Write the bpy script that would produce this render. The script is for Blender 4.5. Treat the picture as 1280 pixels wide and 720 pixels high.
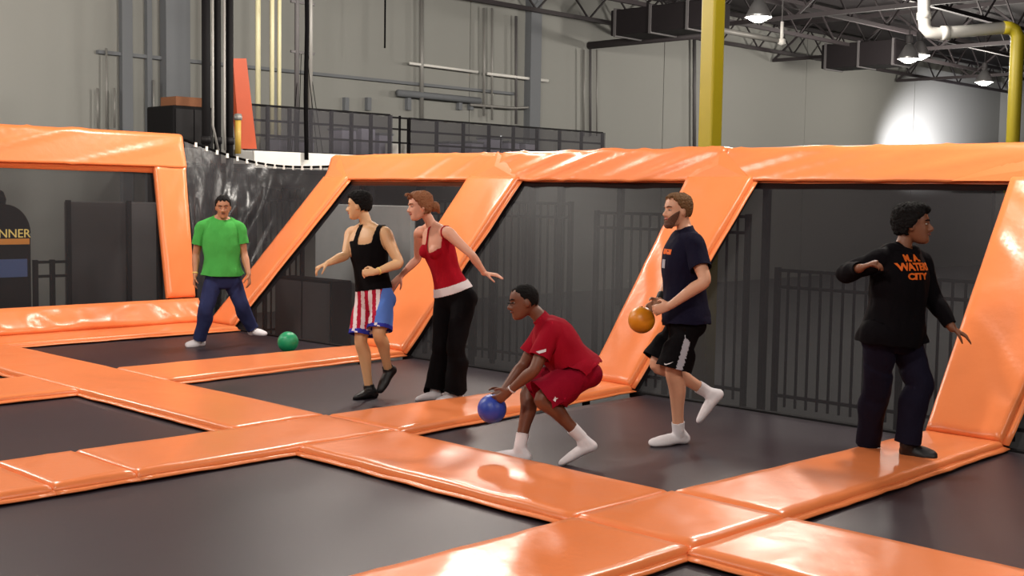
import bpy, bmesh, math, random
import numpy as np
from mathutils import Vector, Matrix, noise
from mathutils.bvhtree import BVHTree

random.seed(7)
scn = bpy.context.scene
col = scn.collection
for o in list(bpy.data.objects):
    bpy.data.objects.remove(o)

# ------------------------------------------------------------------ camera
CAM = Vector((0.0, 0.0, 1.70))
FPX, TH, PH, RO = 1540.735, 2.34513, 0.0739771, 0.0159635
_F = Vector((math.cos(PH) * math.cos(TH), math.cos(PH) * math.sin(TH), -math.sin(PH)))
_R0 = Vector((math.sin(TH), -math.cos(TH), 0.0))
_U0 = _R0.cross(_F)
_R = math.cos(RO) * _R0 + math.sin(RO) * _U0
_U = -math.sin(RO) * _R0 + math.cos(RO) * _U0
cd = bpy.data.cameras.new('camera')
cd.sensor_width = 36.0
cd.lens = FPX / 1280.0 * 36.0
cd.clip_end = 200
cam = bpy.data.objects.new('camera', cd)
col.objects.link(cam)
cam.matrix_world = Matrix(((_R.x, _U.x, -_F.x, CAM.x), (_R.y, _U.y, -_F.y, CAM.y), (_R.z, _U.z, -_F.z, CAM.z), (0, 0, 0, 1)))
scn.camera = cam

# ------------------------------------------------------------------ world, exposure
w = bpy.data.worlds.new('world')
scn.world = w
w.use_nodes = True
w.node_tree.nodes['Background'].inputs[0].default_value = (0.5, 0.52, 0.56, 1)
w.node_tree.nodes['Background'].inputs[1].default_value = 0.25
scn.view_settings.view_transform = 'Standard'
scn.view_settings.look = 'None'
scn.view_settings.gamma = 1.0
scn.view_settings.use_curve_mapping = False
scn.view_settings.exposure = -0.15
LAMP_POWER = 600.0
LAMP_COLOR = (1.0, 0.93, 0.84)
# high-bay lamps of the hall (the fixtures hang at these points)
LAMP_Z = 5.25

# ------------------------------------------------------------------ pixel helpers (1280x720)
def ray(px, py):
    return _F + _R * ((px - 640.0) / FPX) + _U * ((360.0 - py) / FPX)
def on_x(px, py, X):
    r = ray(px, py); return CAM + r * ((X - CAM.x) / r.x)
def on_y(px, py, Y):
    r = ray(px, py); return CAM + r * ((Y - CAM.y) / r.y)
def on_z(px, py, Z):
    r = ray(px, py); return CAM + r * ((Z - CAM.z) / r.z)
def at_d(px, py, d):
    return CAM + ray(px, py) * d
def depth_of(p):
    return (p - CAM).dot(_F)

# ------------------------------------------------------------------ materials
def lin(c):
    return tuple(((v / 255.0) / 12.92 if v / 255.0 <= 0.04045 else ((v / 255.0 + 0.055) / 1.055) ** 2.4) for v in c)

def mat(name, rgb, rough=0.6, metal=0.0, var=0.08, scale=6.0, bump=0.0, bscale=60.0, spec=0.5, coat=0.0, emit=0.0, see=0.0, sheen=0.0):
    m = bpy.data.materials.new(name)
    m.use_nodes = True
    nt = m.node_tree
    b = nt.nodes['Principled BSDF']
    c = lin(rgb)
    tc = nt.nodes.new('ShaderNodeTexCoord')
    n = nt.nodes.new('ShaderNodeTexNoise')
    n.inputs['Scale'].default_value = scale
    n.inputs['Detail'].default_value = 4
    nt.links.new(tc.outputs['Object'], n.inputs['Vector'])
    mx = nt.nodes.new('ShaderNodeMix'); mx.data_type = 'RGBA'
    mx.inputs[6].default_value = (c[0] * (1 - var), c[1] * (1 - var), c[2] * (1 - var), 1)
    mx.inputs[7].default_value = (min(1, c[0] * (1 + var)), min(1, c[1] * (1 + var)), min(1, c[2] * (1 + var)), 1)
    nt.links.new(n.outputs['Fac'], mx.inputs[0])
    nt.links.new(mx.outputs[2], b.inputs['Base Color'])
    b.inputs['Roughness'].default_value = rough
    b.inputs['Metallic'].default_value = metal
    b.inputs['Specular IOR Level'].default_value = spec
    b.inputs['Coat Weight'].default_value = coat
    b.inputs['Sheen Weight'].default_value = sheen
    if emit:
        b.inputs['Emission Color'].default_value = (*c, 1)
        b.inputs['Emission Strength'].default_value = emit
    if bump:
        n2 = nt.nodes.new('ShaderNodeTexNoise'); n2.inputs['Scale'].default_value = bscale
        n2.inputs['Detail'].default_value = 3
        nt.links.new(tc.outputs['Object'], n2.inputs['Vector'])
        bp = nt.nodes.new('ShaderNodeBump'); bp.inputs['Strength'].default_value = bump
        bp.inputs['Distance'].default_value = 0.02
        nt.links.new(n2.outputs['Fac'], bp.inputs['Height'])
        nt.links.new(bp.outputs['Normal'], b.inputs['Normal'])
    if see:
        tr = nt.nodes.new('ShaderNodeBsdfTransparent')
        ms = nt.nodes.new('ShaderNodeMixShader'); ms.inputs[0].default_value = see
        nt.links.new(b.outputs[0], ms.inputs[1]); nt.links.new(tr.outputs[0], ms.inputs[2])
        nt.links.new(ms.outputs[0], nt.nodes['Material Output'].inputs['Surface'])
    return m

M = {}
M['pad'] = mat('orange_vinyl', (241, 136, 80), 0.28, var=0.05, scale=2.5, bump=0.12, bscale=9)
M['mat'] = mat('black_trampoline_fabric', (46, 39, 46), 0.42, spec=.2, var=0.15, scale=3, bump=0.05, bscale=200)
M['mesh'] = mat('black_mesh_fabric', (25, 23, 26), 0.5, var=0.3, scale=1.6, see=0.12, spec=.12)
M['mesh_pale'] = mat('lightened_mesh_fabric', (34, 32, 35), 0.5, var=0.3, scale=1.6, see=0.42, spec=.15)  # same black mesh fabric; its lighter look is put into colour and see-through
M['steel'] = mat('black_steel', (24, 22, 24), 0.6, spec=.25)
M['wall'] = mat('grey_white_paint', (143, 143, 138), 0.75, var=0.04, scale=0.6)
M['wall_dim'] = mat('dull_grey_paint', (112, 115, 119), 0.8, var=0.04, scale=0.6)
M['floor'] = mat('grey_concrete', (74, 74, 75), 0.6, var=0.15, scale=1.2)
M['deck'] = mat('dark_roof_deck', (44, 39, 41), 0.8, var=0.15, scale=1)
M['joist'] = mat('dark_joist_paint', (52, 46, 48), 0.7, var=0.1)
M['joist_dark'] = mat('brown_black_sheet', (30, 26, 28), .8, spec=.2)
M['yellow'] = mat('yellow_paint', (158, 142, 24), 0.45, var=0.07)
M['white'] = mat('white_paint', (232, 230, 224), 0.5, var=0.03)
M['cream'] = mat('cream_paint', (240, 232, 188), 0.4, var=0.04)
M['greypipe'] = mat('grey_pipe', (140, 138, 134), 0.45, 0.2)
M['darkgrey'] = mat('dark_grey_paint', (88, 85, 86), 0.6)
M['black'] = mat('black_paint', (14, 12, 14), 0.7, spec=.15)
M['net'] = mat('black_net', (44, 42, 48), 0.7, see=0.26, scale=3)
M['tarp'] = mat('black_plastic_curtain', (58, 57, 60), 0.28, see=0.36, var=0.6, scale=5, bump=0.5, bscale=6)
M['rope'] = mat('black_rope', (12, 11, 12), 0.9, spec=.05)
M['card'] = mat('brown_cardboard', (120, 74, 44), 0.8)
M['orange_dark'] = mat('orange_board', (178, 72, 34), 0.6)
M['mustard'] = mat('mustard_paint', (196, 160, 70), 0.5)
M['lamp'] = mat('lamp_glass', (255, 250, 240), 0.3, emit=14.0)
M['reflector'] = mat('aluminium_reflector', (205, 205, 205), 0.3, 0.8)
M['box_lilac'] = mat('pale_box', (176, 172, 190), 0.7)

# ------------------------------------------------------------------ object helpers
def tag(o, label=None, cat=None, group=None, kind=None):
    if label: o['label'] = label
    if cat: o['category'] = cat
    if group: o['group'] = group
    if kind: o['kind'] = kind
    return o

def empty(name, loc, label=None, cat=None, group=None, kind=None):
    o = bpy.data.objects.new(name, None)
    col.objects.link(o); o.location = loc
    o.empty_display_size = 0.2
    return tag(o, label, cat, group, kind)

def link_mesh(name, me, m, parent=None, smooth=False):
    o = bpy.data.objects.new(name, me)
    col.objects.link(o)
    if m is not None:
        for x in (m if isinstance(m, (list, tuple)) else [m]):
            me.materials.append(x)
    if smooth:
        me.polygons.foreach_set('use_smooth', [True] * len(me.polygons))
    if parent is not None:
        o.parent = parent
        o.matrix_parent_inverse = Matrix.Translation(-Vector(parent_world(parent)))
    return o

def parent_world(p):
    v = Vector(p.location)
    return v

def from_py(name, verts, faces, m, parent=None, smooth=False):
    me = bpy.data.meshes.new(name)
    me.from_pydata([tuple(v) for v in verts], [], faces)
    me.update()
    return link_mesh(name, me, m, parent, smooth)

def box_vf(lo, hi):
    x0, y0, z0 = lo; x1, y1, z1 = hi
    v = [(x0, y0, z0), (x1, y0, z0), (x1, y1, z0), (x0, y1, z0), (x0, y0, z1), (x1, y0, z1), (x1, y1, z1), (x0, y1, z1)]
    f = [(0, 3, 2, 1), (4, 5, 6, 7), (0, 1, 5, 4), (1, 2, 6, 5), (2, 3, 7, 6), (3, 0, 4, 7)]
    return v, f

def box(name, lo, hi, m, parent=None, bevel=0.0):
    lo2 = [min(a, b) for a, b in zip(lo, hi)]; hi2 = [max(a, b) for a, b in zip(lo, hi)]
    v, f = box_vf(lo2, hi2)
    if not bevel:
        return from_py(name, v, f, m, parent)
    bm = bmesh.new()
    vs = [bm.verts.new(p) for p in v]
    for q in f: bm.faces.new([vs[i] for i in q])
    bmesh.ops.bevel(bm, geom=list(bm.edges), offset=bevel, segments=2, affect='EDGES', profile=0.5)
    me = bpy.data.meshes.new(name); bm.to_mesh(me); bm.free()
    return link_mesh(name, me, m, parent)

def frame_of(d):
    d = d.normalized()
    a = Vector((0, 0, 1)) if abs(d.z) < 0.9 else Vector((1, 0, 0))
    s = d.cross(a).normalized()
    return s, d.cross(s).normalized()

def tube_vf(pts, radii, n=10, caps=True, base=0):
    pts = [Vector(p) for p in pts]
    if not isinstance(radii, (list, tuple)): radii = [radii] * len(pts)
    V = []; Fc = []
    s = None
    for i, p in enumerate(pts):
        d = (pts[min(i + 1, len(pts) - 1)] - pts[max(i - 1, 0)])
        if s is None:
            s, t = frame_of(d)
        else:
            dn = d.normalized()
            s = (s - dn * s.dot(dn)).normalized(); t = dn.cross(s)
        for k in range(n):
            a = 2 * math.pi * k / n
            V.append(p + (s * math.cos(a) + t * math.sin(a)) * radii[i])
    for i in range(len(pts) - 1):
        for k in range(n):
            a = base + i * n + k; b = base + i * n + (k + 1) % n
            Fc.append((a, b, b + n, a + n))
    if caps:
        Fc.append(tuple(base + k for k in reversed(range(n))))
        Fc.append(tuple(base + (len(pts) - 1) * n + k for k in range(n)))
    return V, Fc

def tube(name, pts, r, m, parent=None, n=10, smooth=True):
    v, f = tube_vf(pts, r, n)
    return from_py(name, v, f, m, parent, smooth)

def multi(name, vfs, m, parent=None, smooth=False):
    V = []; Fc = []
    for v, f in vfs:
        b = len(V); V += list(v); Fc += [tuple(i + b for i in q) for q in f]
    return from_py(name, V, Fc, m, parent, smooth)

def beam_vf(a, b, wx, wz):
    a = Vector(a); b = Vector(b)
    d = (b - a).normalized()
    s, t = frame_of(d)
    V = []
    for p in (a, b):
        for i, j in ((-1, -1), (1, -1), (1, 1), (-1, 1)):
            V.append(p + s * (wx / 2 * i) + t * (wz / 2 * j))
    return V, [(0, 1, 2, 3), (7, 6, 5, 4), (0, 4, 5, 1), (1, 5, 6, 2), (2, 6, 7, 3), (3, 7, 4, 0)]

def beam(name, a, b, wx, wz, m, parent=None):
    v, f = beam_vf(a, b, wx, wz)
    return from_py(name, v, f, m, parent)

def lathe(name, prof, m, parent=None, n=28, loc=(0, 0, 0), smooth=True):
    V = []; Fc = []
    for r, z in prof:
        for k in range(n):
            a = 2 * math.pi * k / n
            V.append((loc[0] + r * math.cos(a), loc[1] + r * math.sin(a), loc[2] + z))
    for i in range(len(prof) - 1):
        for k in range(n):
            a = i * n + k; b = i * n + (k + 1) % n
            Fc.append((a, b, b + n, a + n))
    return from_py(name, V, Fc, m, parent, smooth)

# ================================================================== STRUCTURE
XW, YB, ZF, ZC = -20.0, 47.0, -0.60, 6.95
X1, Y0 = 14.0, -16.0
tag(box('floor', (XW - .3, Y0 - .3, ZF - .2), (X1 + .3, YB + .3, ZF), M['floor']), 'grey concrete hall floor under the trampoline court', 'floor', kind='structure')
wl = empty('wall_left', (XW, 0, ZF), 'tall light grey end wall with concrete panels behind the nets', 'wall', kind='structure')
y = Y0
panel_edges = []
k = 0
while y < YB - 0.01:
    y2 = min(y + 7.0, YB)
    box('wall_panel', (XW - .3, y + .012, ZF), (XW + (0.0 if k % 2 else 0.004), y2 - .012, ZC), M['wall'], wl)
    y = y2; k += 1
box('wall_core', (XW - .34, Y0, ZF), (XW - .04, YB, ZC), M['wall_dim'], wl)
tag(box('wall_back', (XW, YB, ZF), (X1, YB + .3, ZC), M['wall']), 'far grey wall at the right end of the hall', 'wall', kind='structure')
tag(box('wall_right', (X1, Y0, ZF), (X1 + .3, YB, ZC), M['wall']), 'grey hall wall to the right of the court', 'wall', kind='structure')
tag(box('wall_front', (XW, Y0 - .3, ZF), (X1, Y0, ZC), M['wall']), 'grey hall wall behind the viewer', 'wall', kind='structure')
tag(box('ceiling', (XW - .3, Y0 - .3, ZC), (X1 + .3, YB + .3, ZC + .2), M['deck']), 'dark roof deck over the open joists', 'ceiling', kind='structure')

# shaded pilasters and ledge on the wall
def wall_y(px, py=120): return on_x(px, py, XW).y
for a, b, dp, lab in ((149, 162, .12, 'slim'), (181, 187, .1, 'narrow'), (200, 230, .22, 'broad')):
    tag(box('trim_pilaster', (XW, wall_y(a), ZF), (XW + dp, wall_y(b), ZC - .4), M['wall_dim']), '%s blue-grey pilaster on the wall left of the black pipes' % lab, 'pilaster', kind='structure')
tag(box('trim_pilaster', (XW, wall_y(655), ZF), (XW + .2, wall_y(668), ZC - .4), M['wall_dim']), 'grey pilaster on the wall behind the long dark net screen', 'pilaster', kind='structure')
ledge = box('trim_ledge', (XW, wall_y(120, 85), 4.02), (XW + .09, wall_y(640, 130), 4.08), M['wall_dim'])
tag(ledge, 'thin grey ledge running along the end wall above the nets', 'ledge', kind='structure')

# roof joists
def joist(a, b, zb, h, lab, name='roof_joist', step=0.9, r=0.035):
    a = Vector(a); b = Vector(b)
    o = empty(name, (a.x, a.y, zb), lab, 'joist', 'open-web roof joists')
    beam('bottom_chord', (a.x, a.y, zb), (b.x, b.y, zb), .09, .09, M['joist'], o)
    beam('top_chord', (a.x, a.y, zb + h), (b.x, b.y, zb + h), .1, .1, M['joist'], o)
    L = (b - a).length; n = int(L / step); pts = []
    vf = []
    for i in range(n):
        p = a.lerp(b, i / n); q = a.lerp(b, (i + 1) / n)
        z0, z1 = (zb, zb + h) if i % 2 == 0 else (zb + h, zb)
        vf.append(beam_vf((p.x, p.y, z0), (q.x, q.y, z1), r, r))
    multi('web', vf, M['joist'], o)
    return o
xs = [-19.6, -17.2, -14.8, -12.4, -10.0, -7.6, -5.2, -2.8]
ordn = ['first', 'second', 'third', 'fourth', 'fifth', 'sixth', 'seventh', 'eighth']
for x, nm in zip(xs, ordn):
    joist((x, 8 if x < -15 else 10, 0), (x, YB, 0), 5.95, .8, 'dark open-web roof joist, %s out from the end wall' % nm)
for i, yy in enumerate((24.0, 31.0, 38.5)):
    joist((XW + .1, yy, 0), (4, yy, 0), 5.75, 1.0, 'heavy dark girder crossing under the roof joists, %s from the court' % ordn[i], 'roof_girder', 1.2, .05)

# dark ducts under the roof
def pix_z(px, py, z): return on_z(px, py, z)
a = on_z(763, 45, 5.35); b = on_z(880, 40, 5.35)
du = empty('duct', a, 'dark rectangular duct hung under the roof left of the tall yellow column', 'duct')
box('duct_body', (a.x, a.y, 5.35), (a.x + 2.6, a.y + .9, 5.92), M['joist_dark'], du, .02)
for i in range(3): box('flange', (a.x + .1 + i, a.y - .03, 5.32), (a.x + .16 + i, a.y + .93, 5.95), M['darkgrey'], du)
a = on_z(1026, 86, 5.35)
du = empty('duct', a, 'dark rectangular duct hung under the roof above the bright wall spot', 'duct')
box('duct_body', (a.x, a.y, 5.35), (a.x + 2.2, a.y + .9, 6.0), M['joist_dark'], du, .02)
for i in range(3): box('flange', (a.x + .1 + i, a.y - .03, 5.32), (a.x + .16 + i, a.y + .93, 6.03), M['darkgrey'], du)
a = on_x(736, 57, XW + .12); b = on_y(880, 43, a.y)
tag(tube('sprinkler_pipe', [a, b], .09, M['joist']), 'dark brown pipe slanting out from the end wall toward the yellow column', 'pipe')

# ================================================================== COURT
PT = 0.06
A1, A2 = 4.72, 5.54
S = {'6': (-13.62, -12.89), '4': (-10.55, -9.60), '2': (-7.33, -6.52), '5': (-4.14, -3.39), '7': (-0.9, -0.15)}
YBASE, YTOP, ZTOP = 8.44, 9.98, 1.90
YC = 1.2   # front strip, below the frame

def pad_vf(q, T, wr=0.004, seed=0.0, step=0.05, ax=(1.0, 1.0), r=.028):
    """puffy upholstered pad: rounded quad slab with creases; q = 4 corners"""
    q = [Vector(c) for c in q]
    nrm = ((q[1] - q[0]).cross(q[3] - q[0])).normalized()
    L = max((q[1] - q[0]).length, (q[2] - q[3]).length); W = max((q[3] - q[0]).length, (q[2] - q[1]).length)
    def samp(D):
        s = [0, .003, .010, r]
        n = max(3, int((D - 2 * r) / step))
        s += [r + (D - 2 * r) * i / n for i in range(1, n)]
        s += [D - r, D - .010, D - .003, D]
        return s
    U = samp(L); Vv = samp(W)
    nu, nv = len(U), len(Vv)
    V = []; Fc = []
    for u in U:
        for v in Vv:
            a = q[0].lerp(q[1], u / L); b = q[3].lerp(q[2], u / L); p = a.lerp(b, v / W)
            de = min(u, L - u, v, W - v)
            t = min(de / r, 1.0)
            h = T * math.sqrt(max(0.0, 1 - (1 - t) ** 2))
            if wr and de > 0.004:
                k = min(1.0, de / .06)
                n1 = noise.noise((u * 1.3 * ax[0] + seed, v * 1.3 * ax[1], seed * 3.1))
                n2 = noise.noise((u * 5.0 * ax[0] + v * 2.2, v * 4.0 * ax[1] - u * 1.1, seed * 1.7 + 5))
                n3 = 1 - abs(noise.noise(((u + v) * 2.3 * ax[0], (v - u) * .9 * ax[1], seed + 9))) * 3.2
                h += wr * k * (1.2 * n1 + .7 * n2 + 1.3 * max(0, n3) ** 2)
            V.append(p + nrm * h)
    for i in range(nu - 1):
        for j in range(nv - 1):
            a = i * nv + j
            Fc.append((a, a + nv, a + nv + 1, a + 1))
    b0 = len(V)
    for c in q: V.append(c - nrm * .004)
    # underside: ring of border verts fanned to the flat bottom
    border = [i * nv for i in range(nu)] + [(nu - 1) * nv + j for j in range(1, nv)] + [i * nv + nv - 1 for i in range(nu - 2, -1, -1)] + [j for j in range(nv - 2, 0, -1)]
    Fc.append(tuple(reversed(border)))
    return V[:b0], Fc

seedc = [0.0]
def pad(name, q, T, label, group=None, wr=.004, skirts=(), cat='pad', ax=(1, 1), step=.05, m='pad'):
    seedc[0] += 3.37
    q = [Vector(c) for c in q]
    c = (q[0] + q[1] + q[2] + q[3]) / 4
    root = empty(name, c, label, cat, group)
    V, Fc = pad_vf(q, T, wr, seedc[0], step, ax)
    from_py('cover', V, Fc, M[m], root, True)
    nrm = ((q[1] - q[0]).cross(q[3] - q[0])).normalized()
    for (i, j) in skirts:     # fabric flap lying out along an edge
        a, b = q[i], q[j]
        d = (b - a); L = d.length; d = d.normalized()
        o = d.cross(nrm)
        if o.dot(c - a) > 0: o = -o
        n = max(6, int(L / .12)); V = []; Fc = []
        for k in range(n + 1):
            p = a + d * (L * k / n)
            wv = .045 + .012 * noise.noise((k * .35, seedc[0], 1.0))
            hz = .016 + .006 * noise.noise((k * .5, seedc[0], 4.0))
            V += [p - o * .012 + nrm * (hz + .012), p + o * wv + nrm * hz, p + o * (wv - .002) + nrm * (hz - .008), p - o * .012 + nrm * .004]
        for k in range(n):
            for e in range(4):
                s0 = 4 * k + e; s1 = 4 * k + (e + 1) % 4
                Fc.append((s0, s1, s1 + 4, s0 + 4))
        Fc.append((3, 2, 1, 0)); e0 = 4 * n; Fc.append((e0, e0 + 1, e0 + 2, e0 + 3))
        from_py('skirt', V, Fc, M[m], root, True)
    return root

def flat(x0, x1, y0, y1, z=0.004):
    return [(x0, y0, z), (x1, y0, z), (x1, y1, z), (x0, y1, z)]
# skirt edge pairs for flat(): 0-1 near edge (y0), 1-2 right edge (x1), 2-3 far edge(y1), 3-0 left edge (x0)
NE, RE, FE, LE = (0, 1), (1, 2), (2, 3), (3, 0)
GP = 'orange floor pads of the trampoline court'
# --- strip A (parallel to the side wall)
pad('floor_pad', flat(S['6'][1] - .01, S['2'][0], A1, A2), PT, 'long orange floor pad from the end wall to the middle crossing', GP, skirts=(NE, FE), ax=(.4, 1))
pad('floor_pad', flat(S['2'][1], S['5'][0], A1 - .02, A2), PT, 'orange floor pad in front of the crouching red-shirt player, with white glints', GP, wr=.007, skirts=(NE, FE), ax=(.6, 1))
pad('floor_pad', flat(S['5'][1], S['7'][0], A1 - .05, A2), PT, 'orange floor pad cut off by the bottom right corner of the frame', GP, skirts=(NE, FE), ax=(.5, 1))
# --- strips running to the wall
pad('floor_pad', flat(S['6'][0], S['6'][1], 1.2, 8.40), PT, 'long orange floor pad along the foot of the far end wall', GP, skirts=(RE,), ax=(1, .4))
pad('floor_pad', flat(S['4'][0], S['4'][1], YC, A1), PT, 'orange floor pad at the left edge between two small dark mats', GP, skirts=(LE, RE), ax=(1, .5))
pad('floor_pad', [(S['4'][0], A2, .004), (S['4'][1], A2, .004), (-9.80, YBASE - .02, .004), (S['4'][0], YBASE - .02, .004)], PT, 'orange floor pad beside the green ball and behind the tank-top man', GP, skirts=(LE, RE), ax=(1, .5))
pad('floor_pad', flat(S['2'][0], S['2'][1], YC, 3.05), PT, 'orange floor pad at the left edge of the frame, nearest the viewer', GP, skirts=(LE, RE), ax=(1, .5))
pad('floor_pad', flat(S['2'][0], S['2'][1], 3.05, 3.56), PT + .002, 'short orange floor pad between two pale seams near the left edge', GP, skirts=(LE, RE), ax=(1, 1))
pad('floor_pad', flat(S['2'][0], S['2'][1], 3.56, A2), PT, 'orange floor pad between the lower left mat and the small left mat', GP, skirts=(LE, RE), ax=(1, .5))
pad('floor_pad', [(S['2'][0], A2, .004), (S['2'][1] + .03, A2, .004), (-6.74, YBASE - .02, .004), (-7.22, YBASE - .02, .004)], PT, 'orange floor pad under the blue ball, running back to the side wall', GP, wr=.006, skirts=(LE, RE), ax=(1, .5))
pad('floor_pad', flat(S['5'][0], S['5'][1], YC, A1), PT, 'orange floor pad rising from the bottom centre of the frame', GP, wr=.006, skirts=(LE, RE), ax=(1, .5))
pad('floor_pad', flat(S['5'][0], S['5'][1], A1, A2), PT + .004, 'square orange crossing pad near the bottom right', GP, wr=.006)
pad('floor_pad', [(S['5'][0], A2, .004), (S['5'][1] - .02, A2, .004), (-3.45, YBASE - .02, .004), (-4.02, YBASE - .02, .004)], PT, 'orange floor pad the player in the black hoodie steps on', GP, skirts=(LE, RE), ax=(1, .5))

# --- trampolines (floor)
def mat_floor(x0, x1, y0, y1, label):
    x0 -= .06; x1 += .06
    root = empty('trampoline', ((x0 + x1) / 2, (y0 + y1) / 2, 0), label, 'trampoline', 'black floor trampolines')
    n = 24; V = []; Fc = []
    for i in range(n + 1):
        for j in range(n + 1):
            u, v = i / n, j / n
            V.append((x0 + (x1 - x0) * u, y0 + (y1 - y0) * v, .0 + .004 * noise.noise((u * 3 + x0, v * 3, 2)) - .012 * math.sin(math.pi * u) * math.sin(math.pi * v)))
    for i in range(n):
        for j in range(n):
            a = i * (n + 1) + j; Fc.append((a, a + n + 1, a + n + 2, a + 1))
    o = from_py('bounce_mat', V, Fc, M['mat'], root, True)
    s = o.modifiers.new('thick', 'SOLIDIFY'); s.thickness = .012; s.offset = -1
    # steel frame under the pads
    vf = [beam_vf((x0 + .0, y0, -.06), (x0 + .0, y1, -.06), .05, .05), beam_vf((x1, y0, -.06), (x1, y1, -.06), .05, .05), beam_vf((x0, y0, -.06), (x1, y0, -.06), .05, .05), beam_vf((x0, y1, -.06), (x1, y1, -.06), .05, .05)]
    multi('frame', vf, M['steel'], root)
    for (lx, ly) in ((x0, y0), (x1, y0), (x1, y1), (x0, y1)):
        beam('leg', (lx, ly, ZF), (lx, ly, -.06), .05, .05, M['steel'], root)
mat_floor(S['6'][1], S['4'][0], A2, YBASE - .02, 'dark floor trampoline the green-shirt player stands on')
mat_floor(S['4'][1], S['2'][0], A2, YBASE - .02, 'dark floor trampoline under the tank-top man and the woman in red')
mat_floor(S['2'][1], S['5'][0], A2, YBASE - .02, 'dark floor trampoline under the crouching boy and the bearded man')
mat_floor(S['5'][1], S['7'][0], A2, YBASE - .02, 'dark floor trampoline at the right edge beyond the hoodie player')
mat_floor(S['6'][1], S['4'][0], YC, A1, 'sliver of dark floor trampoline at the far left edge')
mat_floor(S['4'][1], S['2'][0], YC, A1, 'small dark floor trampoline at the left, framed by orange pads')
mat_floor(S['2'][1], S['5'][0], YC, A1, 'large dark floor trampoline filling the lower left of the frame')
mat_floor(S['5'][1], S['7'][0], YC, A1, 'dark corner of a floor trampoline at the bottom edge on the right')

# --- sloped side wall
GB = 'orange beams up the sloped side wall'
def slope(t):   # point on the wall slope, t 0..1
    return YBASE + (YTOP - YBASE) * t, .02 + (ZTOP - .02) * t
def beam_pad(xb0, xb1, xt0, xt1, label, wr=.006):
    y0, z0 = slope(0.0); y1, z1 = slope(1.0)
    q = [(xb0, y0, z0 + .01), (xb1, y0, z0 + .01), (xt1, y1, z1), (xt0, y1, z1)]
    pad('wall_beam_pad', q, .07, label, GB, wr=wr, skirts=(RE,), ax=(1, .6), step=.045)
beam_pad(-13.55, -13.08, -13.22, -12.70, 'orange sloped beam at the far corner behind the green-shirt player')
beam_pad(-10.52, -9.82, -10.46, -9.63, 'orange sloped beam behind the woman in red', .004)
beam_pad(-7.24, -6.76, -7.33, -6.55, 'orange sloped beam behind the bearded man', .008)
beam_pad(-4.02, -3.46, -4.12, -3.30, 'wide orange sloped beam at the right edge behind the hoodie player', .009)

def wall_mat(xb0, xb1, xt0, xt1, label, t0=.0, t1=1.0, fabric='mesh'):
    y0, z0 = slope(t0); y1, z1 = slope(t1)
    root = empty('wall_trampoline', ((xb0 + xb1) / 2, y0, z0), label, 'trampoline', 'sloped wall trampolines')
    dn = Vector((0, z1 - z0, -(y1 - y0))).normalized() * .03
    n = 20; V = []; Fc = []
    for i in range(n + 1):
        for j in range(n + 1):
            u, v = i / n, j / n
            x = (xb0 + (xb1 - xb0) * u) * (1 - v) + (xt0 + (xt1 - xt0) * u) * v
            d = .006 * noise.noise((u * 2 + x, v * 3, 7)) + .02 * math.sin(math.pi * u) * math.sin(math.pi * v)
            V.append(Vector((x, y0 + (y1 - y0) * v, z0 + (z1 - z0) * v)) + dn * (1.0 + d / .03))
    for i in range(n):
        for j in range(n):
            a = i * (n + 1) + j; Fc.append((a, a + n + 1, a + n + 2, a + 1))
    from_py('bounce_mat', V, Fc, M[fabric], root, True)
    off = dn * 2.2
    vf = []
    for (xb, xt) in ((xb0, xt0), (xb1, xt1)):
        vf.append(beam_vf(Vector((xb, y0, z0)) + off, Vector((xt, y1, z1)) + off, .06, .06))
    vf.append(beam_vf(Vector((xb0, y0, z0)) + off, Vector((xb1, y0, z0)) + off, .06, .06))
    multi('frame', vf, M['steel'], root)
    for xt in (xt0 + .12, xt1 - .12):
        beam('prop', (xt, y1 + .12, z1), (xt, y1 + .12, ZF), .06, .06, M['steel'], root)
wall_mat(-13.12, -10.46, -12.74, -10.42, 'dark sloped mesh trampoline behind the tank-top man', fabric='mesh_pale')
wall_mat(-9.88, -7.18, -9.70, -7.28, 'dark sloped mesh trampoline behind the crouching boy')
wall_mat(-6.80, -3.98, -6.62, -4.06, 'dark sloped mesh trampoline between the bearded man and the hoodie player')
wall_mat(-3.50, -.9, -3.36, -.9, 'sliver of dark sloped mesh trampoline at the right edge')

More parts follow.
